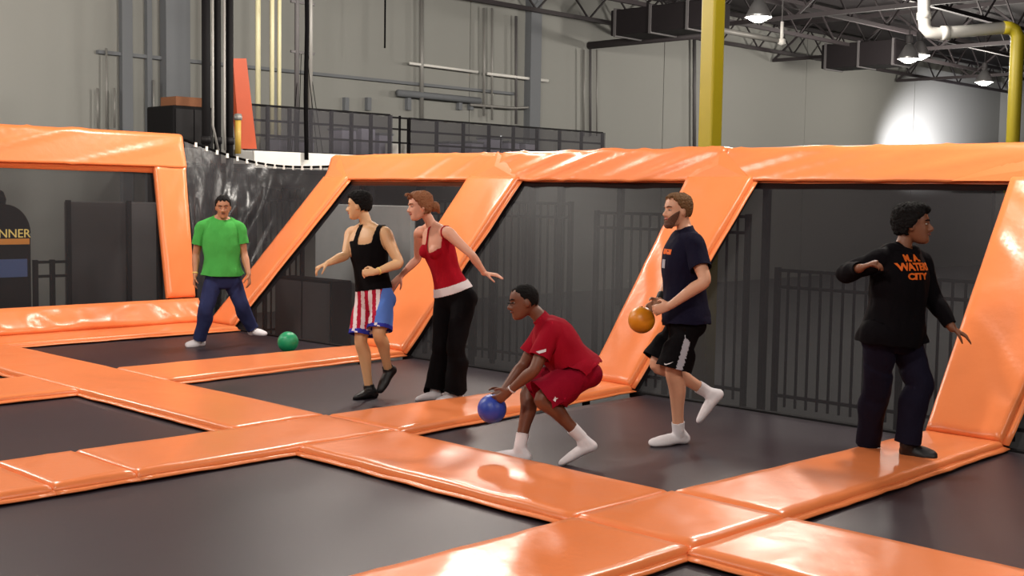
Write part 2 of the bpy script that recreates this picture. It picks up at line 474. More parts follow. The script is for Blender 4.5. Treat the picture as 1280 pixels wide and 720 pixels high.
# --- top rail of the side wall
RAILP = [(YTOP - .05, 1.885), (YTOP - .045, 1.91), (YTOP + .06, 2.18), (YTOP + .09, 2.205), (YTOP + .36, 2.19), (YTOP + .38, 2.16), (YTOP + .36, 1.92), (YTOP + .33, 1.89)]
def rail(x0, x1, label, prof, wr=.010, axis='x', zo=0.0, rise=0.0, streak=1.0):
    seedc[0] += 2.9
    sd = seedc[0]
    root = empty('rail_pad', ((x0 + x1) / 2, prof[0][0], prof[0][1]) if axis == 'x' else (prof[0][0], (x0 + x1) / 2, prof[0][1]), label, 'pad', 'orange top rail pads')
    # densify profile
    P = []
    for i in range(len(prof)):
        a = prof[i]; b = prof[(i + 1) % len(prof)]
        L = math.hypot(b[0] - a[0], b[1] - a[1]); n = max(1, int(L / .035))
        for k in range(n): P.append((a[0] + (b[0] - a[0]) * k / n, a[1] + (b[1] - a[1]) * k / n))
    cy = sum(p[0] for p in P) / len(P); cz = sum(p[1] for p in P) / len(P)
    N = max(8, int(abs(x1 - x0) / .04)); m = len(P); V = []; Fc = []
    for i in range(N + 1):
        t = i / N; x = x0 + (x1 - x0) * t
        e = min(1.0, min(t, 1 - t) * abs(x1 - x0) / .05)
        for (py, pz) in P:
            dx, dz = py - cy, pz - cz; L = math.hypot(dx, dz)
            k = (noise.noise((x * .9 + sd, pz * 1.2, sd)) * .8 + 1.5 * max(0, 1 - 3.0 * abs(noise.noise(((x - 1.9 * streak * (pz - cz)) * 2.1 + sd, (pz + py) * .6, 3.3)))) ** 2)
            o = wr * k * (.3 + .7 * e) - .012 * (1 - e)
            yy, zz = py + dx / L * o, pz + dz / L * o + rise * t
            V.append((x, yy, zz) if axis == 'x' else (yy, x, zz))
    for i in range(N):
        for k in range(m):
            a = i * m + k; b = i * m + (k + 1) % m
            Fc.append((a, b, b + m, a + m) if axis != 'x' else (a, a + m, b + m, b))
    Fc.append(tuple(range(m)) if axis == 'x' else tuple(reversed(range(m))))
    Fc.append(tuple(N * m + k for k in (reversed(range(m)) if axis == 'x' else range(m))))
    from_py('cover', V, Fc, M['pad'], root, True)
    # hanging flap under the rail
    y0, z0 = prof[0]
    V = []; Fc = []; n = max(8, int(abs(x1 - x0) / .1))
    for i in range(n + 1):
        x = x0 + .02 + (x1 - x0 - .04) * i / n
        wv = .01 * noise.noise((x * 2.1, sd, 3))
        dz = .075 + .015 * noise.noise((x * 1.3, sd, 8))
        sg = 1 if axis == 'x' else -1
        for (oy, oz) in ((.05, .03), (.07 + wv, -dz), (.078 + wv, -dz), (.06, .03)):
            V.append((x, y0 + oy * sg, z0 + oz) if axis == 'x' else (y0 + oy * sg, x, z0 + oz))
    for i in range(n):
        for e in range(4):
            a = 4 * i + e; b = 4 * i + (e + 1) % 4; Fc.append((a, b, b + 4, a + 4))
    from_py('skirt', V, Fc, M['pad'], root, True)
    return root
rails = {}
rails['a'] = rail(-13.22, -10.06, 'orange top rail pad above the tank-top man and the woman', RAILP, .008)
rails['b'] = rail(-10.05, -6.96, 'creased orange top rail pad left of the yellow column', RAILP, .014, streak=1.6)
rails['c'] = rail(-6.95, -3.72, 'orange top rail pad above the hoodie player', RAILP, .008, streak=2.2)
rails['d'] = rail(-3.71, -.6, 'orange top rail pad cut off at the right edge', RAILP, .006)
# gusset covers folded over the joints of rail and beams
def gusset(xc, xl, xr, label):
    y0, z0 = RAILP[0]; y1, z1 = RAILP[3]
    f = -.022
    V = [(xl, y0 + f, z0 + .005), (xr, y0 + f, z0 + .005), (xc, y1 + f * .4, z1 + .012), (xc + (xr - xl) * .05, (y0 + y1) / 2 + f - .012, (z0 + z1) / 2),
         (xl, y0 + .02, z0 + .01), (xr, y0 + .02, z0 + .01), (xc, y1 + .03, z1 - .01)]
    Fc = [(0, 1, 3), (1, 2, 3), (2, 0, 3), (0, 4, 5, 1), (1, 5, 6, 2), (2, 6, 4, 0), (4, 6, 5)]
    o = from_py('gusset', V, Fc, M['pad'], label)
gusset(-10.10, -10.45, -9.62, rails['b'])
gusset(-7.02, -7.33, -6.56, rails['c'])
gusset(-3.60, -4.6, -3.60, rails['c'])
gusset(-13.05, -13.22, -12.72, rails['a'])

# --- end wall
EXB, EZB, EXT, EZT = -13.86, .33, -14.30, 2.02
pad('riser_pad', [(-13.62, 8.42, .05), (-13.62, 1.2, .05), (EXB, 1.2, EZB), (EXB, 8.42, EZB)][::-1], .05, 'creased orange riser pad along the foot of the end wall', None, wr=.016, ax=(.9, 1.2), step=.045)
pad('wall_beam_pad', [(EXB - .01, 8.38, EZB + .02), (EXT, 8.50, EZT), (EXT, 8.04, EZT), (EXB - .01, 7.97, EZB + .02)], .06, 'orange upright beam of the end wall left of the green-shirt player', None, wr=.006)
ERAIL = [(EXT + .07, EZT - .01), (EXT + .06, EZT + .02), (EXT - .04, EZT + .40), (EXT - .07, EZT + .425), (EXT - .30, EZT + .41), (EXT - .32, EZT + .38), (EXT - .28, EZT + .02), (EXT - .25, EZT - .01)]
rail(8.50, 1.2, 'orange top rail pad of the end wall at upper left', ERAIL, .010, 'y', streak=2.0)
root = empty('wall_trampoline', (EXB, 6, EZB), 'dark mesh trampoline of the end wall at the left', 'trampoline', 'sloped wall trampolines')
n = 16; V = []; Fc = []
for i in range(n + 1):
    for j in range(n + 1):
        u, v = i / n, j / n
        V.append((EXB - .05 + (EXT - EXB) * v - .02 * math.sin(math.pi * u) * math.sin(math.pi * v), 1.2 + 6.9 * u, EZB - .02 + (EZT - EZB + .05) * v))
for i in range(n):
    for j in range(n):
        a = i * (n + 1) + j; Fc.append((a, a + n + 1, a + n + 2, a + 1))
from_py('bounce_mat', V, Fc, M['mesh_pale'], root, True)
multi('frame', [beam_vf((EXB - .1, 8.1, EZB - .1), (EXT - .1, 8.2, EZT), .06, .06), beam_vf((EXB - .1, 1.2, EZB - .08), (EXB - .1, 8.3, EZB - .08), .06, .06)], M['steel'], root)
for yy in (8.25, 5.0, 1.8): beam('prop', (EXT - .2, yy, ZF), (EXT - .2, yy, EZT + .05), .06, .06, M['steel'], root)

# ================================================================== BEHIND THE COURT
# corner curtain between the two rails
ca, cb = Vector((-14.40, 8.56, 2.36)), Vector((-13.24, 10.06, 2.05))
cur = empty('curtain', ((ca.x + cb.x) / 2, (ca.y + cb.y) / 2, .0), 'glossy black see-through curtain closing the corner between the two rails', 'curtain')
def cur_top(t):
    p = ca.lerp(cb, t); o = Vector((-.8, .62, 0)).normalized()
    return p + o * (.55 * math.sin(math.pi * t)) - Vector((0, 0, .12 * math.sin(math.pi * t)))
n, mm = 60, 24; V = []; Fc = []
for i in range(n + 1):
    t = i / n; top = cur_top(t)
    o = Vector((-.8, .62, 0)).normalized()
    bot = Vector((-13.85, 8.45, .02)).lerp(Vector((-13.5, 8.6, .02)), t) + o * (.45 * math.sin(math.pi * t))
    for j in range(mm + 1):
        v = j / mm
        p = top.lerp(bot, v)
        w_ = .03 * math.sin(i * .55 + 3 * noise.noise((i * .1, v * 2, 0))) * (.25 + v) + .13 * noise.noise((t * 5, v * 3.5, 1.5)) * min(1, v * 4) + .05 * noise.noise((t * 13, v * 8, 4.5)) * min(1, v * 4)
        V.append(p + o * w_)
for i in range(n):
    for j in range(mm):
        a = i * (mm + 1) + j; Fc.append((a, a + mm + 1, a + mm + 2, a + 1))
from_py('sheet', V, Fc, M['tarp'], cur, True)
tube('rope', [cur_top(i / 20) + Vector((0, 0, .012)) for i in range(21)], .016, M['rope'], cur, 6)
clip_me = None
for i in range(1, 15):
    p = cur_top(i / 15.0)
    v, f = box_vf((-.018, -.018, -.03), (.018, .018, .03))
    if clip_me is None:
        o = from_py('clip', [Vector(q) for q in v], f, M['white'], cur); clip_me = o.data
    else:
        o = bpy.data.objects.new('clip', clip_me); col.objects.link(o); o.parent = cur
        o.matrix_parent_inverse = Matrix.Translation(-cur.location)
    o.location = p

# picket fences behind the walls
pick = {}
def fence(a, b, z0, z1, label, sp=.13, r=.011):
    a = Vector(a); b = Vector(b); L = (b - a).length
    root = empty('picket_fence', (a.x, a.y, z0), label, 'fence', 'black picket fences')
    for z in (z0 + .12, z1 - .18, z1):
        beam('rail', (a.x, a.y, z), (b.x, b.y, z), .035, .035, M['black'], root)
    for p in (a, b, a.lerp(b, .5)):
        beam('post', (p.x, p.y, ZF), (p.x, p.y, z1 + .03), .055, .055, M['black'], root)
    key = (round(z1 - z0, 3), r)
    n = int(L / sp)
    for i in range(1, n):
        p = a.lerp(b, i / n)
        if key not in pick:
            v, f = box_vf((-r, -r, 0), (r, r, z1 - z0))
            o = from_py('picket', v, f, M['black'], root); pick[key] = o.data
        else:
            o = bpy.data.objects.new('picket', pick[key]); col.objects.link(o); o.parent = root
            o.matrix_parent_inverse = Matrix.Translation(-root.location)
        o.location = (p.x, p.y, z0)
fence((-9.9, 11.6, 0), (-7.7, 11.6, 0), ZF + .06, 1.52, 'black picket fence seen through the mesh above the crouching boy')
fence((-7.3, 11.6, 0), (-4.4, 11.6, 0), ZF + .06, .95, 'black picket fence seen through the mesh beside the bearded man')
fence((-13.4, 11.9, 0), (-10.6, 11.9, 0), ZF + .06, 1.62, 'black picket fence seen through the mesh behind the tank-top man')
a, b = on_x(331, 236, -16.0), on_x(378, 236, -16.0)
fence((-16.0, a.y, 0), (-16.0, b.y, 0), ZF + .06, a.z, 'black picket fence seen through the corner curtain', .11)
a, b = on_x(44, 328, -15.2), on_x(86, 328, -15.2)
fence((-15.2, a.y, 0), (-15.2, b.y, 0), ZF + .06, a.z, 'short black picket fence behind the end wall mesh', .16)

M['partition'] = mat('pale_board', (205, 208, 208), .7)
# partitions, cabinets behind the mesh
a, b = on_y(420, 250, 11.0), on_y(470, 420, 11.0)
tag(box('partition', (-14.85, 11.0, ZF), (-12.7, 11.08, 1.55), M['partition'], None, .01), 'pale grey partition panel behind the mesh left of the tank-top man', 'partition')
c = empty('locker', (-14.5, 10.7, ZF), 'low dark locker in front of the pale partition, seen through the mesh', 'locker')
box('body', (-15.3, 10.6, ZF), (-13.91, 10.95, .47), M['black'], c, .015)
for i in range(2): box('door', (-15.27 + .68 * i, 10.585, ZF + .1), (-14.63 + .68 * i, 10.6, .43), M['darkgrey'], c, .004)
a, b = on_x(84, 252, -15.6), on_x(190, 254, -15.6)
c = empty('screen', (-15.6, (a.y + b.y) / 2, ZF), 'large dark screen panel behind the end wall mesh', 'screen')
box('panel', (-15.7, a.y, ZF), (-15.6, b.y + .5, a.z), M['darkgrey'], c, .01)
for t in (.0, .5, 1.0):
    yy = a.y + (b.y + .5 - a.y) * t
    box('post', (-15.6, yy - .03, ZF), (-15.55, yy + .03, a.z + .02), M['black'], c)
# prize machine behind the end wall mesh
a, b = on_x(-30, 300, -15.0), on_x(35, 300, -15.0)
yc = (a.y + b.y) / 2; hw = (b.y - a.y) / 2
c = empty('arcade_machine', (-15.0, yc, ZF), 'dark arcade machine with domed top and glowing lettering at the left edge', 'machine')
box('body', (-15.4, yc - hw, ZF), (-14.9, yc + hw, 1.15), M['black'], c, .03)
V = []; Fc = []; N = 16
pr = [(hw * math.cos(math.pi * i / N), 1.15 + .36 * math.sin(math.pi * i / N)) for i in range(N + 1)]
for xx in (-14.92, -15.38):
    for (yy, zz) in pr: V.append((xx, yc + yy, zz))
m_ = N + 1
for i in range(N): Fc.append((i, i + 1, i + 1 + m_, i + m_))
Fc.append(tuple(reversed(range(m_)))); Fc.append(tuple(range(m_, 2 * m_)))
from_py('dome', V, Fc, M['black'], c)
lathe('beacon', [(0.001, .0), (.10, 0), (.11, .08), (.08, .17), (.03, .2), (.001, .2)], M['black'], c, 16, (-15.15, yc, 1.49))
M['marquee'] = mat('marquee_glow', (236, 150, 60), .5, emit=.5)
M['screen_blue'] = mat('screen_glow', (90, 110, 160), .4, emit=.25)
box('marquee', (-14.9, yc - hw * .9, 1.02), (-14.885, yc + hw * .9, 1.09), M['marquee'], c)
box('screen', (-14.9, yc - hw * .8, .62), (-14.885, yc + hw * .8, .84), M['screen_blue'], c)

def text_mesh(body, size, extrude=.004, bold=0.0):
    cu = bpy.data.curves.new('t', 'FONT'); cu.body = body; cu.size = size; cu.align_x = 'CENTER'; cu.align_y = 'CENTER'
    cu.extrude = extrude; cu.offset = bold; cu.resolution_u = 2
    ob = bpy.data.objects.new('t', cu); col.objects.link(ob)
    dg = bpy.context.evaluated_depsgraph_get()
    me = bpy.data.meshes.new_from_object(ob.evaluated_get(dg))
    bpy.data.objects.remove(ob); return me
M['lettering'] = mat('lettering_yellow', (250, 214, 120), .5, emit=.8)
me = text_mesh('WINNER', .15)
for v in me.vertices:
    u = v.co.copy(); v.co = Vector((-14.875 + u.z, yc + u.x, 1.15 + u.y))
me.update(); me.materials.clear()
link_mesh('lettering', me, M['lettering'], c)

# black locker stack, cardboard, pipes at the left
a, b = on_x(217, 131, -16.5), on_x(268, 131, -16.5)
c = empty('cabinet', (-16.9, (a.y + b.y) / 2, ZF), 'tall black cabinet behind the corner, beside the black pipes', 'cabinet')
box('body', (-17.3, a.y, ZF), (-16.52, b.y, a.z), M['black'], c, .03)
box('door', (-16.52, a.y + .04, ZF + .1), (-16.505, (a.y + b.y) / 2 - .01, a.z - .05), M['steel'], c)
box('door', (-16.52, (a.y + b.y) / 2 + .01, ZF + .1), (-16.505, b.y - .04, a.z - .05), M['steel'], c)
cx0 = on_x(220, 131, -16.6); cx1 = on_x(257, 121, -16.6)
tag(box('cardboard_box', (-17.05, cx0.y, a.z + .002), (-16.6, cx1.y, a.z + .14), M['card'], None, .008), 'flat brown cardboard box lying on the tall black cabinet', 'box')
for px, r, lab in ((257.5, .062, 'left'), (272, .050, 'middle'), (287, .055, 'right')):
    p = on_x(px, 90, -15.75)
    o = empty('pipe', (p.x, p.y, ZF), 'black vertical pipe rising to the roof, %s of three' % lab, 'pipe', 'black vertical pipes')
    tube('shaft', [(p.x, p.y, ZF), (p.x, p.y, ZC)], r, M['black'], o, 14)
    for zz in (2.4, 4.6): tube('collar', [(p.x, p.y, zz), (p.x, p.y, zz + .1)], r + .012, M['steel'], o, 14)
for px, py0, lab in ((266, 188, 'left'), (280.5, 188, 'right')):
    p = on_x(px, 120, -15.6)
    q = on_x(px + (7 if lab == 'left' else 1), py0, -15.6)
    tag(tube('conduit', [(p.x, p.y, ZC), (p.x, p.y, q.z + .35), q], .018, M['greypipe'], None, 8), 'thin grey conduit between the black pipes, %s one' % lab, 'conduit', 'grey conduits')
p0, p1, p2, p3 = on_x(291, 73, -16.2), on_x(308, 73, -16.2), on_x(321, 186, -16.2), on_x(300, 186, -16.2)
V = [p0, p1, p2, p3] + [v + Vector((-.12, 0, 0)) for v in (p0, p1, p2, p3)]
tag(from_py('padded_board', V, [(3, 2, 1, 0), (4, 5, 6, 7), (0, 1, 5, 4), (1, 2, 6, 5), (2, 3, 7, 6), (3, 0, 4, 7)], M['orange_dark']), 'tilted orange padded board standing beside the black pipes', 'board')
p = on_x(297.5, 170, -15.9)
o = empty('post', (p.x, p.y, 2.2), 'short mustard yellow post beside the black pipes', 'post')
tube('shaft', [(p.x, p.y, on_x(297, 192, -15.9).z), (p.x, p.y, on_x(297, 150, -15.9).z)], .045, M['mustard'], o, 12)
zt_ = on_x(297, 150, -15.9).z
lathe('cap', [(.001, .10), (.05, .09), (.065, .04), (.06, 0.0), (.001, 0)], M['greypipe'], o, 14, (p.x, p.y, zt_))
for px, r, lab in ((322.5, .045, 'leftmost'), (340, .04, 'middle'), (349, .036, 'rightmost')):
    p = on_x(px, 90, -18.2)
    tag(tube('cream_pipe', [(p.x, p.y, on_x(400, 193, -16.6).z - .058), (p.x, p.y, ZC)], r, M['cream'], None, 12), 'bright cream vertical pipe behind the net screen, %s of three' % lab, 'pipe', 'cream vertical pipes')
# white fascia of the platform behind the corner
a, b = on_x(236, 190, -15.95), on_x(432, 192, -15.95)
c = empty('platform_edge', (-16.2, a.y, 2.0), 'white fascia beam behind the curtain under the net screen', 'beam')
z0, z1 = on_x(380, 212, -15.95).z, on_x(380, 191, -15.95).z
ym = on_x(318, 190, -15.95).y
box('fascia', (-16.5, ym, z0), (-15.95, b.y + 1.2, z1), M['white'], c, .01)
box('shaded_fascia', (-16.5, a.y, z0 + .05), (-15.97, ym - .004, z1 + .0), M['greypipe'], c, .01)  # left part of the white beam, its shading put in as grey colour
for yy in (ym + .2, b.y + .8): beam('post', (-16.3, yy, ZF), (-16.3, yy, z0), .1, .1, M['steel'], c)

# net screens on the platform
def net_screen(px0, py0, px1, X, zb, label, nv):
    a = on_x(px0, py0, X); b = on_x(px1, py0 + (px1 - px0) * .068, X)
    c = empty('net_screen', (X, a.y, zb), label, 'net screen', 'black net screens')
    zt = a.z
    V = []; Fc = []; n = 30
    for i in range(n + 1):
        yy = a.y + (b.y - a.y) * i / n
        sag = -.03 * abs(math.sin(i * math.pi / n * nv))
        V += [(X + .03 * math.sin(i * 1.7), yy, zb), (X + .02 * math.sin(i * 1.1), yy, zt + sag)]
    for i in range(n): Fc.append((2 * i, 2 * i + 2, 2 * i + 3, 2 * i + 1))
    from_py('net', V, Fc, M['net'], c, True)
    for i in range(nv + 1):
        yy = a.y + (b.y - a.y) * i / nv
        beam('post', (X - .06, yy, zb - .05), (X - .06, yy, zt), .05, .05, M['black'], c)
    for t in (0.02, .36, .68, 1.0):
        z = zb + (zt - zb) * t
        beam('bar', (X - .06, a.y, z), (X - .06, b.y, z), .035, .035, M['black'], c)
    return a, b, zt
zb = on_x(400, 193, -16.6).z
a, b, zt = net_screen(309, 130, 490, -16.6, zb, 'sagging black net screen between the cream pipes and the white gap', 7)
a2, b2, zt2 = net_screen(514, 148, 756, -16.6, zb, 'long dark net screen left of the yellow column', 8)
c = empty('net_screen', (-16.65, b.y, zb), 'narrow open frame of bars between the two net screens', 'net screen')
for t in (.36, .68, .95): beam('bar', (-16.65, b.y, zb + (zt - zb) * t), (-16.65, a2.y, zb + (zt - zb) * t), .03, .03, M['black'], c)
beam('post', (-16.65, (b.y + a2.y) / 2, zb - .05), (-16.65, (b.y + a2.y) / 2, zt), .03, .03, M['black'], c)
# platform floor carrying the screens
tag(box('platform', (-19.6, on_x(309, 190, -16.6).y - .25, zb - .28), (-16.5, b2.y + .3, zb - .06), M['darkgrey'], None, .01), 'dark raised platform carrying the net screens', 'platform')
pfl = bpy.context.scene.objects['platform']
for i in range(6):
    yy = on_x(309, 190, -16.6).y + .1 + i * 1.9
    beam('post', (-16.9, yy, ZF), (-16.9, yy, zb - .28), .12, .12, M['steel'], pfl)
# things standing on the platform behind the nets
q = on_x(503, 190, -17.2)
tag(box('white_bin', (-17.5, q.y - .17, zb - .06), (-17.1, q.y + .17, zb + .30), M['white'], None, .02), 'bright white bin in the gap between the two net screens', 'bin')
rnd = random.Random(3)
for i, px in enumerate((350, 375, 428, 452, 474, 560, 588, 612, 634, 655)):
    q = on_x(px, 185, -17.8)
    h = (.32, .3, .55, .6, .5, .42, .45, .55, .5, .5)[i]
    c = empty('crate', (-17.8, q.y, zb - .06), ('%s grey crate behind the %s net screen' % (('first', 'second', 'third', 'fourth', 'fifth')[i % 5], 'sagging' if i < 5 else 'long dark')), 'crate', 'pale crates behind the nets')
    box('body', (-18.0, q.y - .16, zb - .06), (-17.6, q.y + .16, zb - .06 + h), M['box_lilac'], c, .015)
    box('lid', (-18.02, q.y - .175, zb - .06 + h), (-17.58, q.y + .175, zb - .02 + h), M['wall_dim'], c, .008)
M['led'] = mat('white_led', (255, 255, 255), .3, emit=12)
q = on_x(626, 171, -17.0)
tag(lathe('indicator_light', [(.001, -.018), (.018, -.01), (.018, .01), (.001, .018)], M['led'], None, 10, tuple(q)), 'tiny white light glowing behind the long dark net screen', 'light')
tag(beam('light_post', (q.x, q.y, zb - .06), (q.x, q.y, q.z - .02), .02, .02, M['black']), 'thin black stick under the tiny white light', 'post')

# mast with ropes
X = -16.9
pa, pb = on_x(371, 60, X), on_x(388, 60, X)
c = empty('mast', (X, pa.y, zb), 'tall grey lattice mast with guy wires behind the net screen', 'mast')
for p, mm_ in ((pa, 'darkgrey'), (pb, 'greypipe')): tube('pole', [(X, p.y, zb - .06), (X, p.y, ZC)], .04, M[mm_], c, 10)
for py in (4, 66):
    z = on_x(380, py, X).z
    beam('crossbar', (X, pa.y - .12, z), (X, pb.y + .08, z), .04, .04, M['darkgrey'], c)
z = on_x(380, 66, X).z
for dy in (-.28, .30, -.16, .2): tube('guy_wire', [(X, (pa.y + pb.y) / 2 + dy * .3, z), (X + .1, (pa.y + pb.y) / 2 + dy * 1.1, zb)], .006, M['rope'], c, 5)
pr_ = on_x(383, 60, -15.88)
pts = [(-15.88, pr_.y + .01 * math.sin(i), ZC + (on_x(383, 200, -15.88).z - ZC) * i / 14) for i in range(15)]
tag(tube('hanging_rope', pts, .034, M['rope'], None, 8), 'thick black rope hanging from the roof in front of the mast', 'rope')
p = on_x(481, 60, -18.5)
tag(tube('hanging_cable', [(p.x, p.y, ZC), p], .018, M['rope'], None, 6), 'thin black cable hanging from the roof above the net gap', 'cable')

# wall services
def wpipe(name, pts, r, m, label, X=XW + .14, group=None):
    tag(tube(name, [on_x(px, py, X) for px, py in pts], r, M[m], None, 8), label, 'pipe', group)
wpipe('wall_pipe', [(512, 79), (597, 90)], .03, 'white', 'white horizontal pipe on the end wall, upper left one', group='white wall pipes')
wpipe('wall_pipe', [(609, 92), (685, 101)], .035, 'white', 'white horizontal pipe on the end wall, upper right one', group='white wall pipes')
wpipe('wall_duct', [(497, 116), (600, 126)], .07, 'wall_dim', 'grey horizontal duct low on the end wall')
wpipe('wall_pipe', [(588, 131), (640, 135), (668, 134), (672, 140), (672, 160)], .03, 'greypipe', 'grey conduit with an elbow above the long net screen')
for px, y0, y1, r, lab in ((527, 0, 150, .045, 'grey vertical pipe above the white net gap'), (605, 10, 145, .03, 'thin grey vertical pipe left of the pilaster, outer one'), (615, 10, 150, .025, 'thin grey vertical pipe left of the pilaster, inner one'), (645, 20, 155, .03, 'dark vertical pipe hugging the pilaster'), (675, 22, 95, .02, 'thin short pipe right of the pilaster'),
                        (730, 62, 170, .022, 'left of three thin pipes beneath the slanting brown pipe'), (738, 58, 170, .03, 'middle of three thin pipes beneath the slanting brown pipe'), (746, 62, 170, .022, 'right of three thin pipes beneath the slanting brown pipe'),
                        (868, 40, 186, .05, 'dark vertical pipe just left of the yellow column'), (122, 110, 160, .02, 'thin left conduit on the pale wall at upper left'), (133, 60, 160, .02, 'thin middle conduit on the pale wall at upper left'), (143, 110, 160, .02, 'thin right conduit on the pale wall at upper left'), (192, 100, 160, .02, 'thin conduit between the blue-grey pilasters')):
    wpipe('wall_pipe', [(px, y0), (px, y1)], r, 'darkgrey' if px in (645, 868, 738) else 'greypipe', lab)
for i, px in enumerate((434, 462, 512, 576, 590)):
    q = on_x(px, 128, XW + .1)
    tag(box('bracket', (XW + .002, q.y - .05, q.z - .16), (XW + .1, q.y + .05, q.z + .1), M['wall_dim']), 'small grey bracket under the wall ledge, %s from the left' % ordn[i], 'bracket', 'ledge brackets')

# yellow columns
def column(px, d, r, label):
    p = at_d(px, 150, d)
    c = empty('column', (p.x, p.y, ZF), label, 'column')
    # wide-flange steel column
    hw_ = r
    ang = math.radians(-4)
    def rot(x, y): return (p.x + x * math.cos(ang) - y * math.sin(ang), p.y + x * math.sin(ang) + y * math.cos(ang))
    sec = [(-hw_, -hw_), (hw_, -hw_), (hw_, hw_), (-hw_, hw_)]
    V = [(*rot(*s), z) for z in (ZF, ZC) for s in sec]
    bm_ = from_py('shaft', V, [(0, 3, 2, 1), (4, 5, 6, 7), (0, 1, 5, 4), (1, 2, 6, 5), (2, 3, 7, 6), (3, 0, 4, 7)], M['yellow'], c)
    bv = bm_.modifiers.new('b', 'BEVEL'); bv.width = .02; bv.segments = 2
    V = [(*rot(s[0] * 1.7, s[1] * 1.7), z) for z in (ZF, ZF + .03) for s in sec]
    from_py('base_plate', V, [(0, 3, 2, 1), (4, 5, 6, 7), (0, 1, 5, 4), (1, 2, 6, 5), (2, 3, 7, 6), (3, 0, 4, 7)], M['yellow'], c)
    return p
column(888, 13.6, .095, 'tall yellow column rising behind the side rail')
# white drain pipe with elbow
d = 17.2
pts = [at_d(1155, -90, d), at_d(1155, 20, d), at_d(1156, 34, d), at_d(1161, 40, d), at_d(1172, 42, d), at_d(1256, 34.5, d)]
c = empty('drain_pipe', pts[1], 'thick white pipe with elbows running into a yellow downpipe at the right edge', 'pipe')
tube('pipe_run', pts, .085, M['white'], c, 14)
tube('coupling', [at_d(1155, 16, d), at_d(1155, 24, d)], .1, M['white'], c, 14)
q0 = at_d(1272, 46, d)
tube('downpipe', [at_d(1254, 34.7, d), at_d(1262, 35, d), at_d(1268, 38, d), q0, (q0.x, q0.y, q0.z - .3), (q0.x, q0.y, ZF)], .092, M['yellow'], c, 16)
tube('coupling', [at_d(1176, 41.7, d), at_d(1186, 40.8, d)], .1, M['white'], c, 14)
# thin bright tube hanging by the big lamp
d = 22.0
c = empty('light_tube', at_d(980, 50, d), 'slim pale tube hung by a short rod under the nearest lamp', 'tube')
tube('tube', [at_d(903, 38, d), at_d(978, 52, d)], .05, M['greypipe'], c, 8)
hq = at_d(977, 52, d)
tube('hanger', [hq, (hq.x, hq.y, hq.z + .35)], .03, M['white'], c, 8)
tube('hanger', [(hq.x, hq.y, hq.z + .35), (hq.x, hq.y, ZC)], .012, M['darkgrey'], c, 6)
lathe('end_cap', [(.001, -.07), (.07, -.04), (.07, .04), (.001, .07)], M['white'], c, 12, tuple(at_d(977, 52, d)))

# ------------------------------------------------------------------ lamps
def lamp(p, label, power=1.0, on=True):
    c = empty('high_bay_lamp', p, label, 'lamp', 'high-bay lamps')
    x, y_, z = p
    lathe('reflector', [(.05, .36), (.09, .34), (.16, .22), (.24, .06), (.26, .0), (.25, .0), (.23, .06), (.15, .21), (.05, .33)], M['reflector'], c, 24, (x, y_, z))
    lathe('bulb', [(.001, -.10), (.08, -.085), (.17, -.04), (.235, .01), (.17, .05), (.08, .2), (.001, .22)], M['lamp'], c, 20, (x, y_, z))
    lathe('ballast', [(.001, .58), (.07, .58), (.08, .54), (.08, .38), (.05, .36), (.001, .36)], M['darkgrey'], c, 14, (x, y_, z))
    tube('rod', [(x, y_, z + .58), (x, y_, ZC)], .012, M['darkgrey'], c, 6)
    ld = bpy.data.lights.new('lamp_light', 'POINT'); ld.energy = LAMP_POWER * power; ld.color = LAMP_COLOR
    ld.shadow_soft_size = .26
    lo = bpy.data.objects.new('lamp_light', ld); col.objects.link(lo); lo.parent = c; lo.location = (0, 0, -.40)
for (px, py, lab) in ((948, 22, 'bright high-bay lamp nearest the yellow column'), (1149, 70, 'bright high-bay lamp left of the white elbow pipe'), (1136, 74, 'bright high-bay lamp beside its twin above the wall spot'), (1230, 103, 'small bright high-bay lamp at far right')):
    z = LAMP_Z if px != 1136 else LAMP_Z - .12
    lamp(tuple(on_z(px, py, z)), lab, .8)
for i, (x, y_) in enumerate(((-10.5, 4.0), (-4.5, 9.2), (-3.5, 1.0), (3.0, 6.0), (-10.5, -4.0), (-17.0, 4.0), (3.0, -5.0), (-11.8, 9.0), (-9.0, 14.5), (-13.0, 12.6))):
    lamp((x, y_, LAMP_Z), 'high-bay lamp over the hall outside the frame, number %s from the front' % (ordn + ['ninth', 'tenth', 'eleventh', 'twelfth'])[i])
# floodlight that makes the bright spot on the end wall
q = on_x(1150, 150, XW)
fl = Vector((XW + 3.2, q.y - 1.2, 2.4))
c = empty('floodlight', fl, 'floodlight on a stand behind the rail washing the end wall', 'lamp')
box('housing', (fl.x - .12, fl.y - .2, fl.z - .15), (fl.x + .1, fl.y + .2, fl.z + .15), M['steel'], c, .02)
box('lens', (fl.x - .135, fl.y - .17, fl.z - .12), (fl.x - .12, fl.y + .17, fl.z + .12), M['lamp'], c)
beam('stand', (fl.x, fl.y, ZF), (fl.x, fl.y, fl.z - .15), .06, .06, M['steel'], c)
ld = bpy.data.lights.new('flood_light', 'SPOT'); ld.energy = 4600; ld.color = (.96, .94, 1); ld.spot_size = math.radians(64); ld.spot_blend = 1.0; ld.shadow_soft_size = .1
lo = bpy.data.objects.new('flood_light', ld); col.objects.link(lo); lo.parent = c; lo.location = (-.16, 0, 0); lo.scale = (2.3, 1, 1)
lo.rotation_euler = (Vector((XW, q.y + .1, q.z - .75)) - fl).to_track_quat('-Z', 'Y').to_euler()

